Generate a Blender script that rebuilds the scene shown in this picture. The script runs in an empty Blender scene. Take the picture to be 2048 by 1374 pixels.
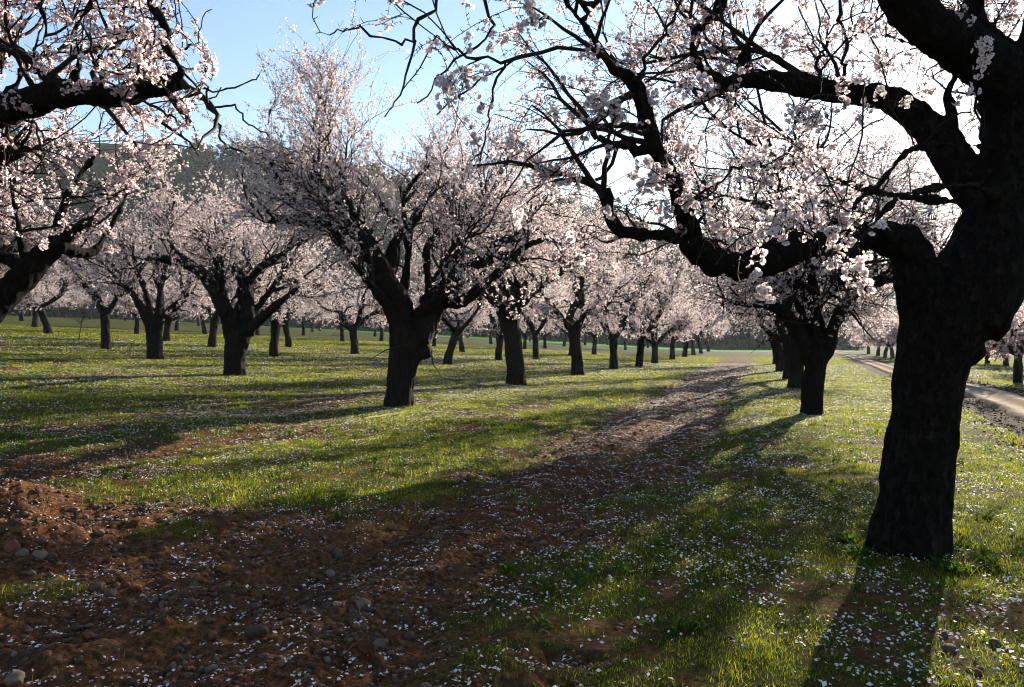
import bpy, math, random
import numpy as np
from mathutils import Vector

R = math.radians
scene = bpy.context.scene
COL = scene.collection

# ------------------------------------------------------------------ camera
CH, FPX, CX, CY = 1.5, 1562.0, 1024.0, 687.0          # eye height, focal length in photo pixels
cam_d = bpy.data.cameras.new('camera')
cam_d.sensor_width = 36.0
cam_d.lens = 36.0 * FPX / 2048.0
cam_d.clip_start = 0.05
cam_d.clip_end = 6000
cam = bpy.data.objects.new('camera', cam_d)
cam.location = (0, 0, CH)
cam.rotation_euler = (R(90), 0, 0)
COL.objects.link(cam)
scene.camera = cam

# ------------------------------------------------------------------ sky and sun
SUN_EL, SUN_AZ = R(17.5), R(32.5)                     # azimuth clockwise from +Y
world = bpy.data.worlds.new('World')
scene.world = world
world.use_nodes = True
wn = world.node_tree
sky = wn.nodes.new('ShaderNodeTexSky')
sky.sky_type = 'NISHITA'
sky.sun_disc = False
sky.sun_elevation = SUN_EL
sky.sun_rotation = SUN_AZ
sky.air_density = 1.0
sky.dust_density = 0.2
sky.ozone_density = 1.3
bg = wn.nodes['Background']
bg.inputs['Strength'].default_value = 0.062
wn.links.new(sky.outputs[0], bg.inputs['Color'])

sun_d = bpy.data.lights.new('sun', 'SUN')
sun_d.energy = 5.0
sun_d.angle = R(0.5)
sun_d.color = (1.0, 0.90, 0.74)
sun = bpy.data.objects.new('sun', sun_d)
S = Vector((math.sin(SUN_AZ) * math.cos(SUN_EL), math.cos(SUN_AZ) * math.cos(SUN_EL), math.sin(SUN_EL)))
sun.rotation_euler = S.to_track_quat('Z', 'Y').to_euler()
sun.location = S * 300
COL.objects.link(sun)

scene.view_settings.view_transform = 'Standard'
scene.view_settings.look = 'None'
scene.view_settings.exposure = 1.9
scene.view_settings.gamma = 1.0
cy = scene.cycles
cy.max_bounces = 6
cy.diffuse_bounces = 3
cy.glossy_bounces = 2
cy.transmission_bounces = 4
cy.volume_bounces = 0
cy.transparent_max_bounces = 4
cy.use_denoising = True
cy.filter_width = 1.1
cy.caustics_reflective = False
cy.caustics_refractive = False

# ------------------------------------------------------------------ helpers
def tag(o, label=None, cat=None, group=None, kind=None):
    if label: o['label'] = label
    if cat: o['category'] = cat
    if group: o['group'] = group
    if kind: o['kind'] = kind
    return o

def link(name, me, parent=None):
    o = bpy.data.objects.new(name, me)
    COL.objects.link(o)
    if parent: o.parent = parent
    return o

def make_mesh(name, V, quads=None, tris=None, col=None, smooth=False, mat=None):
    me = bpy.data.meshes.new(name)
    V = np.ascontiguousarray(V, dtype=np.float32)
    loops, starts, off = [], [], 0
    for F, n in ((quads, 4), (tris, 3)):
        if F is not None and len(F):
            F = np.asarray(F, dtype=np.int32)
            loops.append(F.ravel())
            starts.append(off + np.arange(len(F), dtype=np.int32) * n)
            off += F.size
    loops = np.concatenate(loops)
    starts = np.concatenate(starts)
    me.vertices.add(len(V)); me.vertices.foreach_set('co', V.ravel())
    me.loops.add(len(loops)); me.loops.foreach_set('vertex_index', loops)
    me.polygons.add(len(starts)); me.polygons.foreach_set('loop_start', starts)
    if smooth:
        me.polygons.foreach_set('use_smooth', np.ones(len(starts), dtype=bool))
    me.update(calc_edges=True)
    if col is not None:
        c = np.ones((len(V), 4), dtype=np.float32); c[:, :3] = col
        a = me.color_attributes.new('Col', 'FLOAT_COLOR', 'POINT')
        a.data.foreach_set('color', c.ravel())
    if mat: me.materials.append(mat)
    return me

def norm(a):
    return a / np.maximum(np.linalg.norm(a, axis=-1, keepdims=True), 1e-9)

def sstep(a, b, x):
    t = np.clip((x - a) / (b - a), 0, 1)
    return t * t * (3 - 2 * t)

def _h(ix, iy, iz, seed):
    h = (ix.astype(np.int64) * 374761393 + iy.astype(np.int64) * 668265263 + iz.astype(np.int64) * 2147483647 * 3 + seed * 974634777) & 0xffffffff
    h = ((h ^ (h >> 13)) * 1274126177) & 0xffffffff
    h = ((h ^ (h >> 16)) * 2246822519) & 0xffffffff
    return ((h ^ (h >> 15)) & 0xffffff) / float(0xffffff)

def vn2(x, y, seed=0):
    ix, iy = np.floor(x), np.floor(y)
    fx, fy = x - ix, y - iy
    fx = fx * fx * (3 - 2 * fx); fy = fy * fy * (3 - 2 * fy)
    z = np.zeros_like(ix)
    a, b = _h(ix, iy, z, seed), _h(ix + 1, iy, z, seed)
    c, d = _h(ix, iy + 1, z, seed), _h(ix + 1, iy + 1, z, seed)
    return (a + (b - a) * fx) * (1 - fy) + (c + (d - c) * fx) * fy

def fbm2(x, y, octaves=4, seed=0):
    s, a, t = 0, 0.5, 0
    for o in range(octaves):
        s = s + a * vn2(x * 2 ** o + 13.7 * o, y * 2 ** o - 7.1 * o, seed + o); t += a; a *= 0.5
    return s / t

def vn3(p, seed=0):
    i = np.floor(p); f = p - i; f = f * f * (3 - 2 * f)
    out = 0
    for dx in (0, 1):
        for dy in (0, 1):
            for dz in (0, 1):
                w = (f[:, 0] if dx else 1 - f[:, 0]) * (f[:, 1] if dy else 1 - f[:, 1]) * (f[:, 2] if dz else 1 - f[:, 2])
                out = out + w * _h(i[:, 0] + dx, i[:, 1] + dy, i[:, 2] + dz, seed)
    return out

# ------------------------------------------------------------------ materials
def new_mat(name):
    m = bpy.data.materials.new(name); m.use_nodes = True
    nt = m.node_tree
    b = nt.nodes['Principled BSDF']
    return m, nt, b

def N(nt, typ, **kw):
    n = nt.nodes.new(typ)
    for k, v in kw.items():
        if k in n.inputs: n.inputs[k].default_value = v
        else: setattr(n, k, v)
    return n

def leafy(name, trans=0.5, rough=0.6, spec=0.2, tint=(1, 1, 1)):
    """vertex-coloured thin material that lets light through"""
    m, nt, b = new_mat(name)
    at = N(nt, 'ShaderNodeVertexColor'); at.layer_name = 'Col'
    b.inputs['Roughness'].default_value = rough
    b.inputs['Specular IOR Level'].default_value = spec
    nt.links.new(at.outputs[0], b.inputs['Base Color'])
    tr = N(nt, 'ShaderNodeBsdfTranslucent')
    mx = N(nt, 'ShaderNodeMix', data_type='RGBA', blend_type='MULTIPLY')
    mx.inputs[0].default_value = 1.0
    nt.links.new(at.outputs[0], mx.inputs[6]); mx.inputs[7].default_value = (*tint, 1)
    nt.links.new(mx.outputs[2], tr.inputs['Color'])
    ms = N(nt, 'ShaderNodeMixShader'); ms.inputs[0].default_value = trans
    nt.links.new(b.outputs[0], ms.inputs[1]); nt.links.new(tr.outputs[0], ms.inputs[2])
    nt.links.new(ms.outputs[0], nt.nodes['Material Output'].inputs['Surface'])
    return m

M = {}
M['blossom'] = leafy('blossom_petals', 0.66, 0.7, 0.1, (1.05, 1.05, 1.05))
M['grass'] = leafy('grass_blades', 0.65, 0.55, 0.12, (1.9, 1.75, 0.42))
M['petal'] = leafy('fallen_petals', 0.35, 0.6, 0.2)
M['wood'] = leafy('forest_needles', 0.25, 0.7, 0.1)

def bark(name, scale):
    m, nt, b = new_mat(name)
    tc = N(nt, 'ShaderNodeTexCoord')
    mp = N(nt, 'ShaderNodeMapping'); mp.inputs['Scale'].default_value = (1, 1, 0.6)
    nt.links.new(tc.outputs['Object'], mp.inputs[0])
    n1 = N(nt, 'ShaderNodeTexNoise', Scale=scale, Detail=8.0, Roughness=0.65)
    nt.links.new(mp.outputs[0], n1.inputs['Vector'])
    n2 = N(nt, 'ShaderNodeTexNoise', Scale=2.2, Detail=3.0)
    nt.links.new(tc.outputs['Object'], n2.inputs['Vector'])
    cr = N(nt, 'ShaderNodeValToRGB')
    cr.color_ramp.elements[0].position = 0.35; cr.color_ramp.elements[0].color = (0.005, 0.0036, 0.003, 1)
    cr.color_ramp.elements[1].position = 0.72; cr.color_ramp.elements[1].color = (0.024, 0.018, 0.015, 1)
    nt.links.new(n1.outputs[0], cr.inputs[0])
    mo = N(nt, 'ShaderNodeValToRGB')                       # patches of yellow-green lichen
    mo.color_ramp.elements[0].position = 0.60; mo.color_ramp.elements[0].color = (0, 0, 0, 1)
    mo.color_ramp.elements[1].position = 0.72; mo.color_ramp.elements[1].color = (0.45, 0.45, 0.45, 1)
    nt.links.new(n2.outputs[0], mo.inputs[0])
    mx = N(nt, 'ShaderNodeMix', data_type='RGBA')
    nt.links.new(mo.outputs[0], mx.inputs[0]); nt.links.new(cr.outputs[0], mx.inputs[6])
    mx.inputs[7].default_value = (0.03, 0.027, 0.009, 1)
    nt.links.new(mx.outputs[2], b.inputs['Base Color'])
    b.inputs['Roughness'].default_value = 0.95
    b.inputs['Specular IOR Level'].default_value = 0.08
    mp2 = N(nt, 'ShaderNodeMapping'); mp2.inputs['Scale'].default_value = (1, 1, 0.4)
    wa = N(nt, 'ShaderNodeMix', data_type='RGBA', blend_type='LINEAR_LIGHT'); wa.inputs[0].default_value = 0.16
    nt.links.new(tc.outputs['Object'], wa.inputs[6]); nt.links.new(n1.outputs[1], wa.inputs[7])
    nt.links.new(wa.outputs[2], mp2.inputs[0])
    vo = N(nt, 'ShaderNodeTexVoronoi', Scale=10.0); vo.feature = 'DISTANCE_TO_EDGE'
    nt.links.new(mp2.outputs[0], vo.inputs['Vector'])
    cm_ = N(nt, 'ShaderNodeMapRange'); cm_.inputs['From Max'].default_value = 0.16
    nt.links.new(vo.outputs['Distance'], cm_.inputs[0])
    hh = N(nt, 'ShaderNodeMath', operation='MULTIPLY_ADD'); hh.inputs[1].default_value = 0.45
    nt.links.new(cm_.outputs[0], hh.inputs[0]); nt.links.new(n1.outputs[0], hh.inputs[2])
    bp = N(nt, 'ShaderNodeBump', Strength=1.0, Distance=0.03)
    nt.links.new(hh.outputs[0], bp.inputs['Height']); nt.links.new(bp.outputs[0], b.inputs['Normal'])
    return m
M['bark'] = bark('almond_bark', 22.0)
m, nt, b = new_mat('twig_bark')
n = N(nt, 'ShaderNodeTexNoise', Scale=9.0, Detail=2.0)
cr = N(nt, 'ShaderNodeValToRGB')
cr.color_ramp.elements[0].color = (0.010, 0.0065, 0.005, 1); cr.color_ramp.elements[1].color = (0.03, 0.02, 0.016, 1)
nt.links.new(n.outputs[0], cr.inputs[0]); nt.links.new(cr.outputs[0], b.inputs['Base Color'])
b.inputs['Roughness'].default_value = 0.8; b.inputs['Specular IOR Level'].default_value = 0.15
M['twig'] = m

def stone_mat():
    m, nt, b = new_mat('field_stone')
    at = N(nt, 'ShaderNodeVertexColor'); at.layer_name = 'Col'
    tc = N(nt, 'ShaderNodeTexCoord')
    n = N(nt, 'ShaderNodeTexNoise', Scale=30.0, Detail=6.0, Roughness=0.7)
    nt.links.new(tc.outputs['Object'], n.inputs['Vector'])
    mr = N(nt, 'ShaderNodeMapRange'); mr.inputs['To Min'].default_value = 0.55; mr.inputs['To Max'].default_value = 1.35
    nt.links.new(n.outputs[0], mr.inputs[0])
    mx = N(nt, 'ShaderNodeMix', data_type='RGBA', blend_type='MULTIPLY'); mx.inputs[0].default_value = 1
    nt.links.new(at.outputs[0], mx.inputs[6]); nt.links.new(mr.outputs[0], mx.inputs[7])
    nt.links.new(mx.outputs[2], b.inputs['Base Color'])
    b.inputs['Roughness'].default_value = 0.85; b.inputs['Specular IOR Level'].default_value = 0.2
    bp = N(nt, 'ShaderNodeBump', Strength=0.5, Distance=0.01)
    nt.links.new(n.outputs[0], bp.inputs['Height']); nt.links.new(bp.outputs[0], b.inputs['Normal'])
    return m
M['stone'] = stone_mat()

# ------------------------------------------------------------------ terrain
SA, CA = math.sin(R(17.5)), math.cos(R(17.5))            # the rows run 17.5 degrees right of the view

def lat_s(X, Y):
    return -CA * X + SA * Y, SA * X + CA * Y              # metres left of the rows' line through the eye; metres along it

def z_base(X, Y):
    lat, s = lat_s(X, Y)
    q = np.clip(lat, -50, 130) - 9.4
    return 0.055 * 1.5 * np.logaddexp(0, q / 1.5)

def soil_mask(X, Y):
    lat, s = lat_s(X, Y)
    n = fbm2(X * 0.9, Y * 0.9, 4, 5) - 0.5
    n2 = fbm2(X * 3.1, Y * 3.1, 3, 9) - 0.5
    e = lat + 1.2 * n + 0.5 * n2
    strip = sstep(0.35, 0.9, e - 0.75 * (1 - sstep(6, 13, s))) * (1 - sstep(2.7, 3.6, e)) * (1 - sstep(70, 120, s)) * 0.95
    near = sstep(2.4, 3.2, e) * (1 - sstep(8.5, 10.5, e)) * (1 - sstep(5.4, 6.8, s + 2.2 * n + 0.9 * n2 + 0.12 * (lat - 5)))
    row = sstep(6.9, 7.5, e) * (1 - sstep(8.4, 9.1, e)) * sstep(4, 6, s) * (1 - sstep(11, 16, s)) * 0.85
    patch = sstep(9.0, 9.8, e) * (1 - sstep(10.6, 11.8, e)) * sstep(12, 14, s) * (1 - sstep(20, 25, s)) * 0.8
    m = np.maximum.reduce([strip, near, row, patch])
    tuft = sstep(0.60, 0.68, fbm2(X * 1.3 + 40, Y * 1.3, 3, 21))
    bl = sstep(1.2, 2.4, lat) * (1 - sstep(5.5, 7, s))
    pt = np.maximum(np.exp(-(((X + 2.95) / .42) ** 2 + ((Y - 4.75) / .30) ** 2) * 1.2), np.exp(-(((X + 2.7) / .35) ** 2 + ((Y - 6.2) / .25) ** 2)))
    m = m * (1 - 0.85 * np.maximum(tuft * (1 - .9 * bl) * (1 - .5 * strip), .9 * sstep(.3, .6, pt)))
    bare = sstep(0.66, 0.73, fbm2(X * 0.8 - 9, Y * 0.8 + 3, 4, 33)) * 0.8
    return np.maximum(m, bare * (np.hypot(X, Y) < 90))

def ground_z(X, Y):
    X = np.asarray(X, dtype=float); Y = np.asarray(Y, dtype=float)
    lat, s = lat_s(X, Y)
    d = np.hypot(X, Y)
    z = z_base(X, Y)
    near = 1 - sstep(30, 60, d)
    so = soil_mask(X, Y)
    z = z + near * (0.10 * (fbm2(X * 0.35, Y * 0.35, 3, 2) - 0.5))
    # ploughed strip: sunk, with furrows running along the rows
    dep = sstep(0.0, 1.3, lat) * (1 - sstep(3.0, 4.2, lat)) * near
    fur = np.sin(lat * 2 * math.pi / 1.05 + 1.2 * fbm2(s * 0.25, lat * 0.2, 2, 3))
    z = z + dep * (-0.08 + 0.04 * fur)
    rt = sstep(7.2, 7.7, lat) * (1 - sstep(8.3, 8.9, lat)) * sstep(4, 6, s) * (1 - sstep(14, 18, s))
    z = z - 0.09 * rt
    # heaped earth where a tree was taken out
    for (mx, my, h, rx) in ((-4.35, 7.0, 0.14, 0.55), (-5.0, 6.9, 0.12, 0.8), (-3.35, 5.7, 0.16, 0.5), (-3.9, 5.6, 0.14, 0.6), (-2.7, 6.5, 0.07, 0.6)):
        q = ((X - mx) ** 2 + (Y - my) ** 2) / (rx * rx)
        z = z + h * np.exp(-q * 1.6) * (0.8 + 0.4 * vn2(X * 4, Y * 4, 6))
    mid = 1 - sstep(10, 22, d)
    z = z + mid * so * (0.10 * (fbm2(X * 2.8, Y * 2.8, 3, 11) - 0.5) + 0.075 * (fbm2(X * 11, Y * 11, 3, 12) - 0.5))
    z = z + mid * (1 - so) * (0.05 * (fbm2(X * 2.2, Y * 2.2, 3, 14) - 0.5) + 0.012)
    return z

def px_ground(px, py, zf=None):
    """the point of the ground seen at a photo pixel"""
    zf = zf or z_base
    kx, kz = (px - CX) / FPX, (CY - py) / FPX
    ds = np.concatenate([np.arange(2.5, 20, 0.02), np.arange(20, 260, 0.1)])
    hit = np.nonzero(CH + kz * ds <= zf(kx * ds, ds))[0]
    d = ds[hit[0]] if len(hit) else 150.0
    return np.array([kx * d, d, float(zf(np.array([kx * d]), np.array([d]))[0])])

def P3(px, py, d):
    return np.array([(px - CX) / FPX * d, d, CH + (CY - py) / FPX * d])

# the road: centre line and half width
ROAD = np.array([(8.2, 9.0), (9.6, 12.5), (11.3, 16.4), (13.0, 20.4), (15.6, 27.0), (19.8, 39.5), (25.0, 53.0), (31.5, 70.0), (43.5, 101.0), (57.0, 138.0), (68.0, 165.0), (76.0, 176.0), (96.0, 186.0), (140.0, 196.0), (230.0, 215.0)])
ROAD_W = 0.72

def catmull(P, n):
    P = np.asarray(P, dtype=float)
    Q = np.vstack([2 * P[0] - P[1], P, 2 * P[-1] - P[-2]])
    k = len(P) - 1
    u = np.linspace(0, k, n); i = np.minimum(u.astype(int), k - 1); t = (u - i)[:, None]
    a, b, c, d = Q[i], Q[i + 1], Q[i + 2], Q[i + 3]
    return 0.5 * (2 * b + (c - a) * t + (2 * a - 5 * b + 4 * c - d) * t * t + (3 * b - a - 3 * c + d) * t ** 3)

ROADC = catmull(ROAD, 400)
def road_dist(X, Y):
    out = np.full(np.shape(X), 1e9)
    for c in ROADC[::2]:
        out = np.minimum(out, np.hypot(X - c[0], Y - c[1]))
    return out

def build_ground():
    ang_f = np.linspace(-37, 37, 860)
    ang = np.radians(np.concatenate([np.arange(-180, -37, 3.0), ang_f, np.arange(40, 180, 3.0)]))
    r = [0.4]
    while r[-1] < 1400:
        q = r[-1]
        r.append(q + max(0.014, min(q * q / (CH * 781.0) * 1.15, 0.035 * q, 1e9)) if q > 2.6 else q + 0.2)
    r = np.array(r)
    A, RR = np.meshgrid(ang, r)
    X, Y = RR * np.sin(A), RR * np.cos(A)
    Z = ground_z(X.ravel(), Y.ravel()).reshape(X.shape)
    Z -= 0.035 * (1 - sstep(1.1, 1.9, road_dist(X, Y)))
    nr, na = X.shape
    V = np.stack([X.ravel(), Y.ravel(), Z.ravel()], 1)
    i = np.arange(nr - 1)[:, None] * na; j = np.arange(na)[None, :]; j2 = (j + 1) % na
    Q = np.stack([i + j, i + j2, i + na + j2, i + na + j], -1).reshape(-1, 4)
    V = np.vstack([V, [[0, 0, float(ground_z(np.array([0.]), np.array([0.]))[0])]]])
    T = np.stack([np.full(na, len(V) - 1), j2[0], j[0]], 1)
    lat, s = lat_s(V[:, 0], V[:, 1])
    so = soil_mask(V[:, 0], V[:, 1])
    rd = road_dist(V[:, 0], V[:, 1])
    dd = np.hypot(V[:, 0], V[:, 1])
    thin = 1 - sstep(.26, .46, 0.6 * fbm2(V[:, 0] * 1.7, V[:, 1] * 1.7, 3, 51) + 0.4 * fbm2(V[:, 0] * 9, V[:, 1] * 9, 2, 52))
    so = np.maximum(so, .85 * thin * (1 - sstep(14, 24, dd)))
    verge = 1 - sstep(1.2, 2.1, rd + 1.5 * (fbm2(V[:, 0] * 1.2, V[:, 1] * 1.2, 3, 8) - 0.5))
    far = sstep(140, 165, s) * (lat > -18)               # bright young crop past the last trees
    col = np.stack([so, verge, far], 1)
    return make_mesh('ground', V, Q, T, col, True, M['ground'])

def ground_mat():
    m, nt, b = new_mat('orchard_ground')
    L = nt.links
    at = N(nt, 'ShaderNodeVertexColor'); at.layer_name = 'Col'
    sp = N(nt, 'ShaderNodeSeparateColor'); L.new(at.outputs[0], sp.inputs[0])
    ge = N(nt, 'ShaderNodeNewGeometry')
    def noise(sc, det=5.0, ro=0.6):
        n = N(nt, 'ShaderNodeTexNoise', Scale=sc, Detail=det, Roughness=ro); L.new(ge.outputs['Position'], n.inputs['Vector']); return n
    def ramp(src, stops):
        c = N(nt, 'ShaderNodeValToRGB'); e = c.color_ramp.elements
        while len(e) < len(stops): e.new(0.5)
        for k, (p, q) in enumerate(stops): e[k].position = p; e[k].color = (*q, 1)
        L.new(src, c.inputs[0]); return c.outputs[0]
    def mix(f, a, bb):
        x = N(nt, 'ShaderNodeMix', data_type='RGBA')
        if isinstance(f, float): x.inputs[0].default_value = f
        else: L.new(f, x.inputs[0])
        for k, v in ((6, a), (7, bb)):
            if isinstance(v, tuple): x.inputs[k].default_value = (*v, 1)
            else: L.new(v, x.inputs[k])
        return x.outputs[2]
    n_a, n_b, n_c, n_d = noise(28.0), noise(5.0), noise(0.6, 4.0), noise(120.0, 3.0)
    soil = ramp(n_a.outputs[0], [(0.32, (0.024, 0.010, 0.005)), (0.52, (0.105, 0.045, 0.021)), (0.72, (0.23, 0.105, 0.052))])
    soil = mix(ramp(n_b.outputs[0], [(0.45, (0, 0, 0)), (0.7, (0.6, 0.6, 0.6))]), soil, (0.085, 0.050, 0.032))
    turf = ramp(n_a.outputs[0], [(0.3, (0.014, 0.017, 0.005)), (0.55, (0.034, 0.040, 0.009)), (0.8, (0.075, 0.072, 0.02))])
    turf = mix(ramp(n_c.outputs[0], [(0.4, (0, 0, 0)), (0.65, (0.5, 0.5, 0.5))]), turf, (0.075, 0.070, 0.017))
    crop = ramp(n_b.outputs[0], [(0.3, (0.02, 0.14, 0.006)), (0.7, (0.045, 0.22, 0.012))])
    verge = ramp(n_a.outputs[0], [(0.3, (0.022, 0.016, 0.012)), (0.7, (0.065, 0.05, 0.038))])
    c = mix(sp.outputs[2], turf, crop)
    c = mix(sp.outputs[0], c, soil)
    c = mix(sp.outputs[1], c, verge)
    L.new(c, b.inputs['Base Color'])
    b.inputs['Roughness'].default_value = 1.0; b.inputs['Specular IOR Level'].default_value = 0.02
    bp = N(nt, 'ShaderNodeBump', Strength=0.8, Distance=0.02)
    ad = N(nt, 'ShaderNodeMath', operation='ADD'); L.new(n_a.outputs[0], ad.inputs[0]); L.new(n_d.outputs[0], ad.inputs[1])
    L.new(ad.outputs[0], bp.inputs['Height']); L.new(bp.outputs[0], b.inputs['Normal'])
    return m
M['ground'] = ground_mat()
tag(link('ground', build_ground()), 'orchard floor of grass with strips of bare red soil', kind='structure')

# ------------------------------------------------------------------ road
def road_mat():
    m, nt, b = new_mat('gravel_road'); L = nt.links
    at = N(nt, 'ShaderNodeVertexColor'); at.layer_name = 'Col'
    ge = N(nt, 'ShaderNodeNewGeometry')
    n = N(nt, 'ShaderNodeTexNoise', Scale=9.0, Detail=8.0, Roughness=0.75); L.new(ge.outputs['Position'], n.inputs['Vector'])
    mr = N(nt, 'ShaderNodeMapRange'); mr.inputs['From Min'].default_value = 0.3; mr.inputs['From Max'].default_value = 0.7
    mr.inputs['To Min'].default_value = 0.6; mr.inputs['To Max'].default_value = 1.25
    L.new(n.outputs[0], mr.inputs[0])
    mx = N(nt, 'ShaderNodeMix', data_type='RGBA', blend_type='MULTIPLY'); mx.inputs[0].default_value = 1
    L.new(at.outputs[0], mx.inputs[6]); L.new(mr.outputs[0], mx.inputs[7]); L.new(mx.outputs[2], b.inputs['Base Color'])
    b.inputs['Roughness'].default_value = 1.0; b.inputs['Specular IOR Level'].default_value = 0.0
    bp = N(nt, 'ShaderNodeBump', Strength=0.7, Distance=0.03); L.new(n.outputs[0], bp.inputs['Height']); L.new(bp.outputs[0], b.inputs['Normal'])
    return m
M['road'] = road_mat()
def build_road():
    C = catmull(ROAD, 700)
    T = norm(np.gradient(C, axis=0)); Nn = np.stack([T[:, 1], -T[:, 0]], 1)
    u = np.linspace(-1, 1, 25)
    W = ROAD_W + 0.25 * (fbm2(np.arange(700) * 0.08, np.zeros(700), 3, 4) - 0.5)
    X = C[:, None, 0] + Nn[:, None, 0] * u[None] * W[:, None]
    Y = C[:, None, 1] + Nn[:, None, 1] * u[None] * W[:, None]
    z0 = z_base(X, Y)
    U = np.broadcast_to(u, X.shape)
    rut = np.exp(-((np.abs(U) - 0.52) / 0.2) ** 2)
    Z = z0 + 0.035 + 0.03 * (1 - U ** 2) - 0.03 * rut + 0.02 * (fbm2(X * 2, Y * 2, 3, 5) - 0.5) - 0.10 * sstep(0.86, 1.0, np.abs(U))
    V = np.stack([X.ravel(), Y.ravel(), Z.ravel()], 1)
    i = np.arange(699)[:, None] * 25; j = np.arange(24)[None]
    Q = np.stack([i + j, i + j + 1, i + 26 + j, i + 25 + j], -1).reshape(-1, 4)
    n = fbm2(X * 1.5, Y * 1.5, 3, 15)
    k = (rut * 0.9 + 0.2 * (n - 0.5)).ravel()[:, None].clip(0, 1)
    col = (1 - k) * np.array([0.24, 0.185, 0.14]) + k * np.array([0.54, 0.45, 0.36])
    return make_mesh('road', V, Q, None, col, True, M['road'])
tag(link('road', build_road()), 'pale gravel track with two wheel ruts curving past the orchard', kind='structure')

# ------------------------------------------------------------------ tubes, growth, flowers
def tubes(P, Rr, sides, cap=False):
    """P (n,k,3), R (n,k) -> verts, quads, tris"""
    n, k, _ = P.shape
    T = norm(np.gradient(P, axis=1))
    ref = np.where(np.abs(T[:, :1, 2:3]) > 0.8, np.array([1.0, 0.2, 0]), np.array([0.1, 0.0, 1.0]))
    A = norm(np.cross(T, np.broadcast_to(ref, T.shape)))
    B = np.cross(T, A)
    th = np.arange(sides) * 2 * math.pi / sides
    V = P[:, :, None] + Rr[:, :, None, None] * (A[:, :, None] * np.cos(th)[:, None] + B[:, :, None] * np.sin(th)[:, None])
    base = (np.arange(n)[:, None, None] * k + np.arange(k - 1)[None, :, None]) * sides
    j = np.arange(sides)[None, None]; j2 = (j + 1) % sides
    Q = np.stack([base + j, base + j2, base + sides + j2, base + sides + j], -1).reshape(-1, 4)
    V = V.reshape(-1, 3); tr = None
    if cap:
        e0 = len(V); V = np.vstack([V, P[:, 0], P[:, -1]])
        b0 = np.arange(n)[:, None] * k * sides; j = np.arange(sides)[None]; j2 = (j + 1) % sides
        t1 = np.stack([np.broadcast_to(e0 + np.arange(n)[:, None], (n, sides)), b0 + j2, b0 + j], -1).reshape(-1, 3)
        b1 = b0 + (k - 1) * sides
        t2 = np.stack([np.broadcast_to(e0 + n + np.arange(n)[:, None], (n, sides)), b1 + j, b1 + j2], -1).reshape(-1, 3)
        tr = np.vstack([t1, t2])
    return V, Q, tr

def pick(P, Rr, dens, t0, t1, rng, rmax=None):
    """points along curves: position, tangent, radius"""
    seg = np.linalg.norm(np.diff(P, axis=1), axis=2); Ln = seg.sum(1)
    d = dens if np.ndim(dens) else np.full(len(P), dens)
    cnt = rng.poisson(d * Ln * (t1 - t0))
    idx = np.repeat(np.arange(len(P)), cnt)
    t = rng.uniform(t0, t1, len(idx))
    u = t * (P.shape[1] - 1); i = np.minimum(u.astype(int), P.shape[1] - 2); f = (u - i)[:, None]
    a, b = P[idx, i], P[idx, i + 1]
    pos = a + (b - a) * f; tan = norm(b - a)
    r = Rr[idx, i] + (Rr[idx, i + 1] - Rr[idx, i]) * f[:, 0]
    if rmax is not None:
        k = r < rmax
        return pos[k], tan[k], r[k], t[k]
    return pos, tan, r, t

def perp(tan, rng):
    v = rng.normal(size=tan.shape)
    v -= tan * (v * tan).sum(1, keepdims=True)
    return norm(v)

def grow(pos, tan, r0, r1, L, K, rng, pw=1.0, tw=0.5, up=0.2, out=0.0, centre=None, wig=0.15, trop=0.0):
    n = len(pos)
    d = tw * tan + pw * perp(tan, rng)
    d[:, 2] += up if np.ndim(up) == 0 else np.asarray(up)
    if out and centre is not None:
        o = pos - centre; o[:, 2] *= 0.4
        d += out * norm(o)
    d = norm(d)
    P = np.zeros((n, K, 3)); P[:, 0] = pos
    st = (L / (K - 1))[:, None]
    for k in range(1, K):
        d = d + rng.normal(size=d.shape) * wig
        d[:, 2] += trop
        d = norm(d)
        P[:, k] = P[:, k - 1] + d * st
    tt = np.linspace(0, 1, K)[None]
    return P, r0[:, None] * (1 - tt) + r1[:, None] * tt

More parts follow.
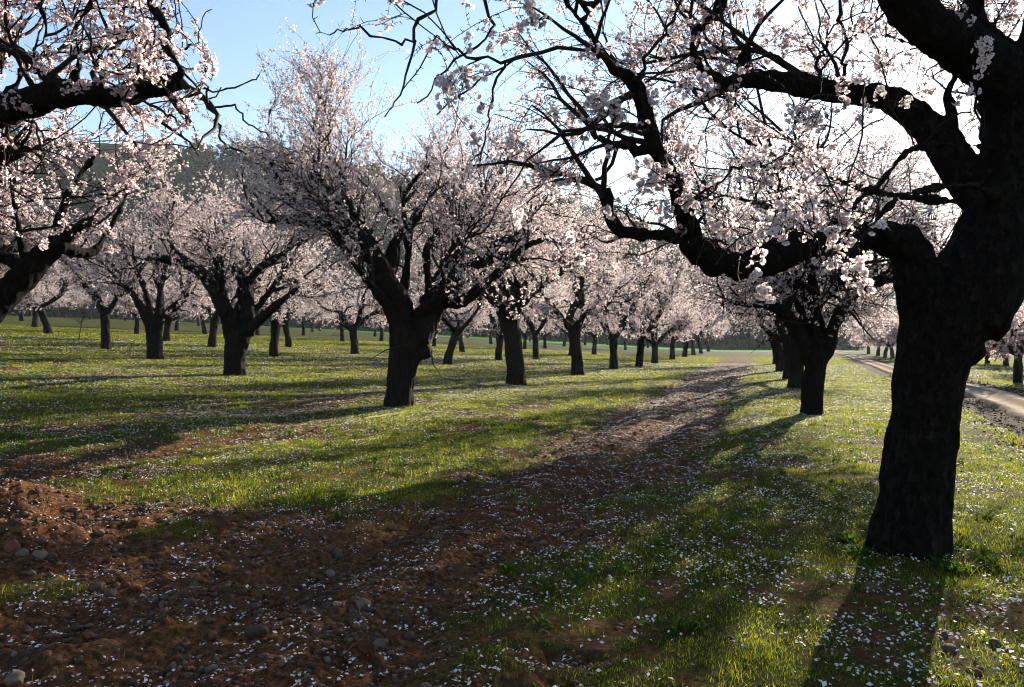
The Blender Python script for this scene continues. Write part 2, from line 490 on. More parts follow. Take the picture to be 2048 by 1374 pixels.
# petals as kites round a small dark centre
def flowers(pos, nor, size, rng, near=False, pink=0.5):
    n = len(pos)
    ref = norm(rng.normal(size=(n, 3)))
    ax = norm(np.cross(nor, ref)); ay = np.cross(nor, ax)
    cup = rng.uniform(0.15, 0.95, n)
    tint = np.clip(rng.normal(pink, 0.28, n), 0, 1)[:, None]
    outer = (1 - tint) * np.array([0.80, 0.765, 0.755]) + tint * np.array([0.78, 0.645, 0.66])
    inner = (1 - tint) * np.array([0.50, 0.36, 0.37]) + tint * np.array([0.44, 0.17, 0.21])
    heart = np.array([0.20, 0.035, 0.045])
    Vs, Cs, Qs, Ts = [], [], [], []
    if near:
        pet = np.array([(0, .05, 0), (-.24, .34, .02), (0, .36, -.04), (.24, .34, .02), (-.5, .72, .06), (0, .74, -.03), (.5, .72, .06), (-.28, 1.02, .02), (0, .92, .0), (.28, 1.02, .02)])
        tone = np.array([1, .55, .6, .55, .1, .15, .1, 0, 0, 0.])
        q = np.array([(1, 2, 5, 4), (2, 3, 6, 5), (4, 5, 8, 7), (5, 6, 9, 8)]); t = np.array([(0, 3, 2), (0, 2, 1)])
    else:
        pet = np.array([(0, .04, 0), (.46, .62, .05), (0, 1.0, .0), (-.46, .62, .05)])
        tone = np.array([1, .12, 0, .12]); q = np.array([(0, 1, 2, 3)]); t = np.zeros((0, 3), int)
    m = len(pet); off = 0
    for k in range(5):
        a = k * 2 * math.pi / 5 + rng.normal(0, 0.10, n)
        c = np.clip(cup + rng.normal(0, 0.16, n), -0.2, 1.25)
        ex = ax * np.cos(a)[:, None] + ay * np.sin(a)[:, None]
        et = -ax * np.sin(a)[:, None] + ay * np.cos(a)[:, None]
        er = ex * np.cos(c)[:, None] + nor * np.sin(c)[:, None]
        en = -ex * np.sin(c)[:, None] + nor * np.cos(c)[:, None]
        sz = (size * rng.uniform(0.88, 1.1, n))[:, None, None]
        v = pos[:, None] + sz * (et[:, None] * pet[None, :, 0:1] + er[:, None] * pet[None, :, 1:2] + en[:, None] * pet[None, :, 2:3])
        col = outer[:, None] * (1 - tone[None, :, None]) + inner[:, None] * tone[None, :, None]
        Vs.append(v.reshape(-1, 3)); Cs.append(col.reshape(-1, 3))
        b = off + np.arange(n)[:, None, None] * m
        Qs.append((b + q[None]).reshape(-1, 4))
        if len(t): Ts.append((b + t[None]).reshape(-1, 3))
        off += n * m
    # calyx below and stamens above
    if near:
        for k in range(7):
            a = rng.uniform(0, 2 * math.pi, n); l = rng.uniform(0.25, 0.5, n)[:, None] * size[:, None]
            ex = ax * np.cos(a)[:, None] + ay * np.sin(a)[:, None]
            tip = pos + nor * l + ex * l * 0.55
            sd = np.cross(nor, ex) * size[:, None] * 0.045
            Vs.append(np.stack([pos - sd, pos + sd, tip], 1).reshape(-1, 3))
            Cs.append(np.broadcast_to(np.array([[.5, .12, .14], [.5, .12, .14], [.75, .55, .22]]), (n, 3, 3)).reshape(-1, 3))
            Ts.append((off + np.arange(n)[:, None] * 3 + np.arange(3)[None])); off += 3 * n
    kk = 4 if near else 3
    a = np.arange(kk) * 2 * math.pi / kk
    rim = pos[:, None] + size[:, None, None] * 0.20 * (ax[:, None] * np.cos(a)[:, None] + ay[:, None] * np.sin(a)[:, None]) + (nor * size[:, None] * 0.04)[:, None]
    tip = pos - nor * size[:, None] * 0.42
    Vs.append(np.concatenate([rim, tip[:, None]], 1).reshape(-1, 3))
    Cs.append(np.broadcast_to(heart, (n * (kk + 1), 3)))
    b = off + np.arange(n)[:, None] * (kk + 1)
    for k in range(kk):
        Ts.append(np.concatenate([b + k, b + (k + 1) % kk, b + kk], 1))
    return np.vstack(Vs), np.vstack(Qs), np.vstack(Ts), np.vstack(Cs)

def remesh(me, voxel, smooth_it=4):
    o = bpy.data.objects.new('tmp', me); COL.objects.link(o)
    r = o.modifiers.new('r', 'REMESH'); r.mode = 'VOXEL'; r.voxel_size = voxel
    sm = o.modifiers.new('s', 'SMOOTH'); sm.factor = 0.5; sm.iterations = smooth_it
    dg = bpy.context.evaluated_depsgraph_get()
    out = bpy.data.meshes.new_from_object(o.evaluated_get(dg))
    bpy.data.objects.remove(o)
    return out

def knobble(me, amp, fq, seed):
    n = len(me.vertices)
    co = np.zeros(n * 3, np.float32); me.vertices.foreach_get('co', co); co = co.reshape(-1, 3).astype(float)
    no = np.zeros(n * 3, np.float32); me.vertex_normals.foreach_get('vector', no); no = no.reshape(-1, 3)
    s = np.array([fq, fq, fq * 0.3])
    d = (vn3(co * s, seed) - 0.5) + 0.5 * (vn3(co * s * 2.3, seed + 1) - 0.5) + 1.2 * (vn3(co * fq * 0.22, seed + 2) - 0.5)
    co = co + no * (d * amp)[:, None]
    me.vertices.foreach_set('co', co.astype(np.float32).ravel())
    me.polygons.foreach_set('use_smooth', np.ones(len(me.polygons), dtype=bool))
    me.update()

def limb(pts, k=14):
    """list of (x,y,z,r) -> resampled curve"""
    C = catmull(np.array(pts, dtype=float), k)
    return C[:, :3], np.maximum(C[:, 3], 0.004)

def build_tree(rng, limbs, o):
    """limbs: list of (P(k,3), R(k)); o: settings. Returns meshes trunk, twigs, crown in tree space"""
    P0 = np.stack([l[0] for l in limbs]); R0 = np.stack([l[1] for l in limbs])
    # rough the limb ends off and wander a little
    fat = R0.max(1) > o['voxel'] * 2.0
    V, Q, T = tubes(P0[fat], np.maximum(R0[fat], o['voxel'] * 1.15), o.get('sides', 10), cap=True)
    tm = remesh(make_mesh('trunk', V, Q, T), o['voxel'], o.get('smooth', 4))
    knobble(tm, o.get('bump', 0.05), o.get('bfq', 9.0), 3)
    tm.materials.clear(); tm.materials.append(M['bark'])
    centre = o['centre']
    own = o.get('no_branch', 1)
    P1, R1 = P0[own:], R0[own:]
    top = P0[:, :, 2].max()
    # second order: boughs off the limbs
    pos, tan, r, t = pick(P1, R1, o['d2'], 0.25, 1.0, rng, o.get('r2max', 0.13))
    if o.get('ends', True):                                   # each limb carries on beyond its end
        for _ in range(2):
            pos = np.vstack([pos, P1[:, -1]]); tan = np.vstack([tan, norm(P1[:, -1] - P1[:, -2])]); r = np.concatenate([r, R1[:, -1]])
    h = np.clip((pos[:, 2] - o['low']) / (o['high'] - o['low']), 0, 1)
    L = rng.uniform(*o['l2'], len(pos)) * (0.75 + 0.4 * h)
    upw = rng.normal(0.15, 0.45, len(pos)) + 0.75 * h
    P2, R2 = grow(pos, tan, np.minimum(r * 0.55, 0.012 + 0.016 * L), np.full(len(pos), 0.005), L, 8, rng, 1.0, 0.45, upw, 0.55, centre, 0.22, o.get('trop2', 0.02))
    if 'keep' in o:
        k = o['keep'](P2); P2, R2 = P2[k], R2[k]
    # third order: shoots
    pos, tan, r, t = pick(P2, R2, o['d3'], 0.12, 1.0, rng)
    pos = np.vstack([pos, P2[:, -1]]); tan = np.vstack([tan, norm(P2[:, -1] - P2[:, -2])]); r = np.concatenate([r, R2[:, -1]])
    h = np.clip((pos[:, 2] - o['low']) / (o['high'] - o['low']), 0, 1)
    L = rng.uniform(*o['l3'], len(pos)) * (0.8 + 0.5 * h)
    upw = rng.normal(-0.1, 0.55, len(pos)) + 1.0 * h * h
    P3_, R3 = grow(pos, tan, np.minimum(r * 0.7, 0.004 + 0.006 * L), np.full(len(pos), 0.0022), L, 6, rng, 0.9, 0.55, upw, 0.4, centre, 0.17, 0.0)
    P3_[:, 1:, 2] -= (o.get('droop', 0.34) * (1 - h) * L)[:, None] * (np.linspace(0, 1, 6)[1:] ** 2)[None]
    if 'keep' in o:
        k = o['keep'](P3_); P3_, R3 = P3_[k], R3[k]
    k = P3_[:, :, 2].min(1) > o.get('floor', 1.55); P3_, R3 = P3_[k], R3[k]
    # fourth order: twigs and spurs
    pos, tan, r, t = pick(P3_, R3, o['d4'], 0.05, 1.0, rng)
    L = rng.uniform(*o['l4'], len(pos))
    P4, R4 = grow(pos, tan, np.minimum(r * 0.8, 0.003), np.full(len(pos), 0.0014), L, 4, rng, 1.0, 0.5, 0.15, 0.0, None, 0.25, 0.0)
    if 'keep' in o:
        k = o['keep'](P4); P4, R4 = P4[k], R4[k]
    tv, tq, off = [], [], 0
    th = o.get('thick', 1.0)
    groups = [(P0[~fat], R0[~fat], 8)] if (~fat).any() else []
    groups += [(P2, R2, 6), (P3_, R3 * th, 4), (P4, R4 * th, 3)]
    if o.get('spurs'):
        pos, tan, r, t = pick(P3_, R3, o['spurs'], 0.02, 1.0, rng)
        p2, t2, r2, _ = pick(P2, R2, o['spurs'] * 0.6, 0.1, 1.0, rng)
        p4, t4, r4, _ = pick(P4, R4, o['spurs'], 0.1, 1.0, rng)
        pos, tan, r = np.vstack([pos, p2, p4]), np.vstack([tan, t2, t4]), np.concatenate([r, r2, r4])
        P5, R5 = grow(pos, tan, np.full(len(pos), 0.003), np.full(len(pos), 0.0016), rng.uniform(0.008, 0.035, len(pos)), 3, rng, 1.0, 0.4, 0.0, 0, None, 0.2)
        groups.append((P5, R5, 3))
    for P, Rr, sd in groups:
        v, q, _ = tubes(P, Rr, sd); tv.append(v); tq.append(q + off); off += len(v)
    wm = make_mesh('twigs', np.vstack(tv), np.vstack(tq), None, None, True, M['twig'])
    # blossom: tufts of flowers along shoots and twigs
    pos, tan, r, t = pick(P3_, R3, o['f3'], 0.05, 1.0, rng)
    p4, t4, r4, _ = pick(P4, R4, o['f4'], 0.15, 1.0, rng)
    pos, tan = np.vstack([pos, p4]), np.vstack([tan, t4])
    # some stretches are still bare
    bare = vn3(pos * o.get('clump', 2.0), 77) > o.get('cut', 0.24)
    pos, tan = pos[bare], tan[bare]
    cnt = rng.integers(o['nf'][0], o['nf'][1] + 1, len(pos))
    idx = np.repeat(np.arange(len(pos)), cnt)
    pp = perp(tan[idx], rng)
    nor = norm(pp + rng.normal(size=pp.shape) * 0.45)
    fp = pos[idx] + nor * rng.uniform(0.006, o.get('spread', 0.03), len(idx))[:, None] + rng.normal(size=pp.shape) * o.get('jit', 0.008)
    size = rng.uniform(0.8, 1.12, len(idx)) * o['fs']
    small = rng.random(len(idx)) < 0.12
    size = np.where(small, size * 0.5, size)
    if o.get('ref') is not None:                             # nearest blossom gets full petals
        dist = np.linalg.norm(fp - o['ref'], axis=1)
        ne = dist < o['near_d']
    else:
        ne = np.zeros(len(fp), bool)
    parts = []
    if ne.any(): parts.append(flowers(fp[ne], nor[ne], size[ne], rng, True, o['pink']))
    if (~ne).any(): parts.append(flowers(fp[~ne], nor[~ne], size[~ne], rng, False, o['pink']))
    off = 0; VV, QQ, TT, CC = [], [], [], []
    for v, q, t, c in parts:
        VV.append(v); QQ.append(q + off); TT.append(t + off); CC.append(c); off += len(v)
    cm = make_mesh('crown', np.vstack(VV), np.vstack(QQ), np.vstack(TT), np.vstack(CC), False, M['blossom'])
    print('tree', len(tm.vertices), len(P2), len(P3_), len(P4), 'flowers', len(fp))
    return tm, wm, cm

MID = dict(voxel=0.035, sides=10, bump=0.06, bfq=9.0, smooth=5, centre=np.array([0, 0, 3.0]), d2=5.0, l2=(0.8, 2.1), d3=5.5, l3=(0.35, 1.0), d4=5.0, l4=(0.08, 0.28), thick=1.2,
           low=2.0, high=7.0, f3=12.0, f4=8.5, nf=(2, 4), fs=0.023, pink=0.2, spread=0.035, cut=0.22)

def rand_limbs(rng, H=1.8, r=0.27, n=4, lean=0.15, rise=1.0):
    """a vase-shaped almond: short thick trunk, a few crooked scaffold limbs that fork"""
    a0 = rng.uniform(0, 2 * math.pi)
    lx, ly = lean * rng.normal(size=2)
    fork = np.array([lx, ly, H])
    out = [limb([(0, 0, -0.25, r * 1.25), (0, 0, 0.05, r * 1.12), (lx * .3, ly * .3, H * .4, r * .93), (lx * .8, ly * .8, H * .8, r * .98), (fork[0], fork[1], H + .15, r * .85)])]
    for k in range(n):
        a = a0 + k * 2 * math.pi / n + rng.normal(0, 0.3)
        el = R(rng.uniform(28, 62)); l = rng.uniform(1.3, 1.9) * rise
        d = np.array([math.cos(a) * math.cos(el), math.sin(a) * math.cos(el), math.sin(el)])
        p0 = fork + np.array([math.cos(a), math.sin(a), 0]) * r * 0.4 - np.array([0, 0, 0.2])
        side = np.array([-math.sin(a), math.cos(a), 0]) * rng.normal(0, 0.18)
        p1 = p0 + d * l * 0.5 + side; p2 = p0 + d * l - side * 0.5 + np.array([0, 0, rng.normal(0, .12)])
        r1 = r * rng.uniform(0.48, 0.66)
        out.append(limb([(*p0, r1), (*p1, r1 * .9), (*p2, r1 * .72)]))
        for q in range(rng.integers(2, 4)):
            a2 = a + rng.normal(0, 0.75); e2 = R(rng.uniform(0, 75)); l2 = rng.uniform(1.2, 2.3) * rise
            d2 = np.array([math.cos(a2) * math.cos(e2), math.sin(a2) * math.cos(e2), math.sin(e2)])
            w = rng.normal(0, 0.2, (3, 3))
            st = p1 + (p2 - p1) * rng.uniform(0.3, 1.0)
            out.append(limb([(*st, r1 * .6), (*(st + d2 * l2 * .33 + w[0]), r1 * .5), (*(st + d2 * l2 * .66 + w[1] + (0, 0, .12)), r1 * .38), (*(st + d2 * l2 + w[2] + (0, 0, .3)), r1 * .24)]))
    return out

def slim(r):
    return r * (0.55 + 0.45 * min(1, max(0, (r - 5) / 9)))

def crook(P, r):
    """knees and kinks where spurs and old cuts sit"""
    if r.max() > .045: return P, r
    rg = np.random.default_rng(int(abs(P[0].sum()) * 9999) % 100000)
    w = rg.normal(size=P.shape) * np.clip(1.0 * r + .004, 0, .022)[:, None]; w[0] = 0
    return P + w, r * np.clip(1 + .13 * rg.normal(size=len(r)), .75, 1.35)

def traced(base_px, branches, extra=None):
    """branches: lists of (px, py, r_px, depth offset) seen in the photograph; each gets its own depth"""
    b = px_ground(*base_px)
    out = []
    for br in branches:
        pts = []
        for (x, y, r, dd) in br:
            d = b[1] + dd
            pts.append((*(P3(x, y, d) - b), slim(r) / FPX * d))
        out.append(crook(*limb(pts, 16)))
    return b, out

def place_tree(meshes, loc, rz, sc, label, group, cat='tree', name='almond_tree'):
    root = bpy.data.objects.new(name, None)
    root.empty_display_size = 0.3
    root.location = loc; root.rotation_euler = (0, 0, rz); root.scale = (sc, sc, sc)
    COL.objects.link(root)
    tag(root, label, cat, group)
    for nm, me in zip(('trunk', 'twigs', 'crown'), meshes):
        link(nm, me, root)
    return root

ROWS = 'blossoming almond trees of the orchard'
def fill(rng, start, r, az, el, l, sub=2):
    """an unseen-from-here limb of a traced tree: start point, radius, compass bearing, rise, length"""
    a, e = R(az), R(el)
    d = np.array([math.sin(a) * math.cos(e), math.cos(a) * math.cos(e), math.sin(e)])
    w = rng.normal(0, 0.13 * l / 2, (3, 3)); s = np.asarray(start, float)
    p = [s, s + d * l * .35 + w[0], s + d * l * .7 + w[1], s + d * l + w[2]]
    out = [limb([(*q, r * f) for q, f in zip(p, (1, .8, .58, .38))], 16)]
    for k in range(sub):
        a2, e2 = a + rng.normal(0, 0.9), e + rng.normal(0.1, 0.35); l2 = l * rng.uniform(.45, .75)
        d2 = np.array([math.sin(a2) * math.cos(e2), math.cos(a2) * math.cos(e2), math.sin(e2)])
        q = p[1] + (p[2] - p[1]) * rng.random()
        w = rng.normal(0, 0.12 * l2 / 2, (2, 3))
        out.append(limb([(*q, r * .5), (*(q + d2 * l2 * .5 + w[0]), r * .36), (*(q + d2 * l2 + w[1]), r * .2)], 16))
    return out

# ---- the big dark tree on the right, close to the camera
rng = np.random.default_rng(11)
T0 = [
    [(1824, 1140, 78, 0), (1825, 1098, 73, 0), (1830, 1020, 68, 0), (1838, 920, 66, 0), (1850, 810, 65, 0), (1864, 720, 69, 0), (1886, 650, 83, 0), (1910, 600, 88, 0)],
    [(1890, 720, 60, 0), (1858, 630, 54, 0), (1836, 560, 44, 0), (1828, 525, 42, 0), (1815, 492, 40, 0), (1778, 476, 37, -.02), (1720, 477, 36, -.05), (1660, 481, 35, -.1), (1600, 490, 33, -.15), (1545, 516, 34, -.2), (1495, 533, 32, -.25), (1445, 531, 31, -.3), (1405, 510, 28, -.35), (1378, 478, 25, -.4)],
    [(1392, 500, 24, -.38), (1372, 430, 21, -.42), (1352, 375, 21, -.46), (1328, 320, 18, -.5), (1302, 270, 16, -.55), (1287, 205, 16, -.6), (1268, 162, 15, -.65), (1234, 142, 13, -.7), (1212, 112, 11, -.72), (1182, 72, 10, -.75), (1163, 45, 10, -.78), (1140, 18, 9, -.8), (1118, -30, 7, -.85)],
    [(1163, 42, 8, -.78), (1180, 5, 8, -.8), (1215, -22, 8, -.8), (1250, -60, 6, -.8)],
    [(1385, 478, 14, -.4), (1345, 471, 13, -.42), (1302, 470, 12, -.45), (1262, 466, 12, -.5), (1232, 452, 13, -.52), (1217, 415, 13, -.54), (1206, 380, 15, -.55)],
    [(1316, 304, 12, -.5), (1262, 296, 12, -.52), (1225, 290, 11, -.54), (1196, 282, 10, -.56)],
    [(1272, 165, 9, -.64), (1290, 120, 6, -.8), (1330, 60, 5, -.95), (1360, 10, 4, -1.1), (1380, -30, 3, -1.2)],
    [(1300, 268, 8, -.55), (1262, 262, 6, -.6), (1212, 262, 6, -.7), (1120, 268, 6, -.85), (1060, 320, 4, -1.0), (1005, 400, 3, -1.1), (960, 470, 2, -1.2)],
    [(1214, 114, 8, -.72), (1190, 104, 6, -.8), (1120, 100, 6, -.9), (1010, 120, 6, -1.1), (930, 110, 5, -1.2), (900, 90, 4, -1.3)],
    [(890, -30, 6, -1.3), (838, 40, 6, -1.4), (828, 90, 5, -1.45), (808, 150, 4, -1.5), (790, 200, 3, -1.5), (768, 235, 2, -1.5)],
    [(830, 85, 4, -1.45), (780, 80, 4, -1.55), (720, 56, 4, -1.65), (690, 60, 3, -1.7), (660, 68, 2, -1.75)],
    [(960, -40, 6, -1.0), (972, 20, 6, -1.05), (985, 60, 4, -1.1), (930, 110, 4, -1.2), (880, 160, 3, -1.25), (840, 210, 2, -1.3)],
    [(1010, 120, 5, -1.1), (985, 190, 4, -1.15), (975, 250, 3, -1.2), (960, 320, 2.5, -1.25)],
    [(1555, 492, 12, -.2), (1552, 455, 10, -.25), (1552, 400, 9, -.3), (1550, 345, 8, -.35), (1556, 326, 9, -.36), (1585, 322, 8, -.4), (1620, 330, 4, -.5), (1650, 342, 3, -.6)],
    [(1550, 335, 7, -.36), (1510, 324, 6, -.4), (1470, 338, 5, -.5), (1432, 372, 4, -.6), (1400, 420, 3, -.7)],
    [(1910, 640, 88, 0), (1955, 560, 86, 0), (1994, 470, 80, .02), (2022, 380, 70, .03), (2030, 300, 60, .03), (2040, 220, 58, 0), (2015, 165, 54, -.05), (1965, 122, 47, -.12), (1905, 82, 44, -.2), (1850, 44, 44, -.28), (1812, 0, 44, -.36), (1795, -50, 38, -.45), (1800, -110, 30, -.55)],
    [(2035, 230, 50, 0), (2070, 130, 44, .1), (2100, 20, 36, .2), (2150, -100, 28, .3)],
    [(1985, 430, 44, .05), (1938, 366, 40, .12), (1893, 295, 37, .2), (1845, 243, 31, .28), (1790, 203, 25, .36), (1722, 188, 21, .44), (1652, 180, 20, .5), (1590, 167, 20, .55), (1535, 160, 19, .6), (1490, 160, 18, .62), (1452, 170, 14, .65)],
    [(1460, 168, 10, .65), (1428, 152, 9, .66), (1402, 135, 8, .68), (1385, 100, 7, .7), (1392, 60, 10, .7), (1420, 45, 13, .7), (1438, 20, 12, .72), (1445, -30, 9, .72)],
    [(1448, 172, 9, .65), (1462, 205, 6, .66), (1458, 232, 4, .67)],
    [(1682, 175, 6, .45), (1688, 120, 6, .45), (1684, 40, 6, .45), (1678, -40, 4, .45)],
    [(1500, 155, 9, .6), (1482, 130, 9, .6), (1490, 102, 11, .6)],
    [(1650, 172, 7, .5), (1636, 130, 6, .5), (1660, 80, 5, .5)],
    [(1893, 292, 12, .2), (1898, 240, 11, .2), (1898, 190, 11, .25), (1906, 140, 9, .3), (1945, 60, 11, .3), (1957, -30, 10, .3)],
    [(2000, 300, 12, 0), (1930, 293, 7, -.3), (1870, 292, 6, -.5), (1820, 300, 6, -.65), (1775, 345, 6, -.8), (1725, 400, 5, -.9), (1692, 440, 4, -1.0)],
    [(1990, 395, 16, -.1), (1950, 372, 7, -.6), (1900, 372, 6, -1.0), (1850, 380, 5, -1.3), (1790, 400, 4, -1.5), (1730, 470, 3, -1.6), (1680, 540, 2, -1.7)],
    [(1785, 480, 12, -.1), (1740, 440, 6, -.6), (1690, 430, 5, -1.0), (1640, 470, 4, -1.3), (1600, 560, 2.5, -1.5), (1570, 640, 2, -1.6)],
]
b0, l0 = traced((1825, 1097), T0)
# swellings of the trunk: the ledge under the fork and two old wounds
def lump(b, x, y, r, d, sx=0.0, sy=14):
    c = P3(x, y, d) - b; q = r / FPX * d
    return limb([(c[0] - sx, c[1], c[2] - sy / FPX * d, q * .55), (c[0], c[1], c[2], q), (c[0] + sx, c[1], c[2] + sy / FPX * d, q * .55)], 16)
l0 = l0[:1] + [lump(b0, 1938, 700, 34, b0[1] - .05, .03, 24), lump(b0, 1812, 722, 14, b0[1]), lump(b0, 1812, 570, 26, b0[1], .01, 24), lump(b0, 1772, 1090, 20, b0[1], 0, 10), lump(b0, 1878, 1092, 20, b0[1], 0, 10)] + l0[1:]
for a_, q_ in ((20, .9), (85, .7), (150, 1.0), (205, .8), (262, 1.1), (320, .8)):      # root flare
    ca_, sa_ = math.cos(R(a_)), math.sin(R(a_))
    l0.insert(1, limb([(.10 * ca_, .10 * sa_, .34, .14), (.20 * ca_, .20 * sa_, .09, .08 * q_ + .02), (.29 * q_ * ca_, .29 * q_ * sa_, -.04, .055), (.42 * q_ * ca_, .42 * q_ * sa_, -.14, .04)], 16))
# the rest of its crown, above and beside the picture
for az, el, l in ((70, 45, 2.6), (160, 55, 1.8), (20, 55, 2.6), (110, 60, 2.2)):
    l0 += fill(rng, P3(2060, 150, b0[1] + .1) - b0, .11, az, el, l)
for az, el, l in ((330, 30, 3.8), (8, 42, 3.2)):
    l0 += fill(rng, P3(1975, 410, b0[1] + .15) - b0, .034, az, el, l, 3)
for az, el, l in ((305, 30, 2.4), (270, 40, 1.8)):
    l0 += fill(rng, P3(1652, 180, b0[1] + .5) - b0, .025, az, el, l, 3)
for az, el, l in ((300, 35, 2.0), (330, 45, 2.0)):
    l0 += fill(rng, P3(1820, -10, b0[1] - .36) - b0, .09, az, el, l)
l0 = [(catmull(p, 16) if len(p) != 16 else p, np.interp(np.linspace(0, 1, 16), np.linspace(0, 1, len(r)), r)) for p, r in l0]
eye = np.array([0, 0, CH]) - b0
# how far each near crown spreads, as bearings (tangents) from the place the picture was taken
def keep_clear(P):                                        # nobody stands with his head in the twigs
    q = P - eye
    ok = np.linalg.norm(q, axis=2).min(1) > 2.2
    t = q[:, -1]; y = np.maximum(t[:, 1], .3)
    px_, py_ = CX + FPX * t[:, 0] / y, CY - FPX * t[:, 2] / y
    edge = np.interp(py_, [-200, 60, 130, 260, 330, 470, 560, 640], [600, 650, 740, 810, 850, 1010, 1180, 1420])
    ok &= (px_ > edge) & (py_ < np.interp(px_, [1100, 1250, 1500, 1700, 1800, 1950, 2100], [560, 580, 620, 640, 600, 560, 520]))
    ok &= ~((px_ > 1800) & (py_ > 240) & (py_ < 560) & (t[:, 1] < 5.3) & (vn3(P[:, 0] * 5, 4) < .62))
    ok &= ~((px_ > 1380) & ((px_ < 1600) | ((px_ > 1740) & (px_ < 1850))) & (np.abs(py_ - 500) < 80) & (t[:, 1] < 5.4) & (vn3(P[:, 0] * 2.5, 14) < .55))
    return ok & ((px_ < 1790) | (px_ > 1990) | (py_ < 470) | (t[:, 1] > 4.9) | (np.abs(px_ - 1885) < 25))
def keep_edge(P):
    q = P - eye
    ok = np.linalg.norm(q, axis=2).min(1) > 2.2
    t = q[:, -1]; y = np.maximum(t[:, 1], .3)
    px_, py_ = CX + FPX * t[:, 0] / y, CY - FPX * t[:, 2] / y
    return ok & (px_ < np.interp(py_, [-200, 40, 110, 200, 330, 420, 520, 600], [330, 390, 470, 470, 430, 230, 290, 200]) + np.where(vn3(P[:, 0] * 3, 9) > .7, 45, -20)) & (py_ < 590)
O0 = dict(MID, voxel=0.016, sides=12, smooth=3, bump=0.030, bfq=17.0, centre=P3(1700, 300, b0[1]) - b0, no_branch=12, d2=4.0, thick=.85, l2=(0.35, 1.1), r2max=0.09, d3=5.8, l3=(0.2, 0.6), d4=5.0, l4=(0.05, 0.22),
          floor=.3, low=1.2, high=5.5, f3=6.4, f4=7.0, nf=(4, 9), fs=0.0215, pink=0.2, spread=0.040, jit=0.012, cut=0.38, clump=3.2, spurs=26, droop=0.30, trop2=-0.03, keep=keep_clear, ref=eye, near_d=5.6, ends=True)
m0 = build_tree(rng, l0, O0)
place_tree(m0, b0, 0, 1, 'big dark old almond tree close by, on the grass beside the gravel track', ROWS)

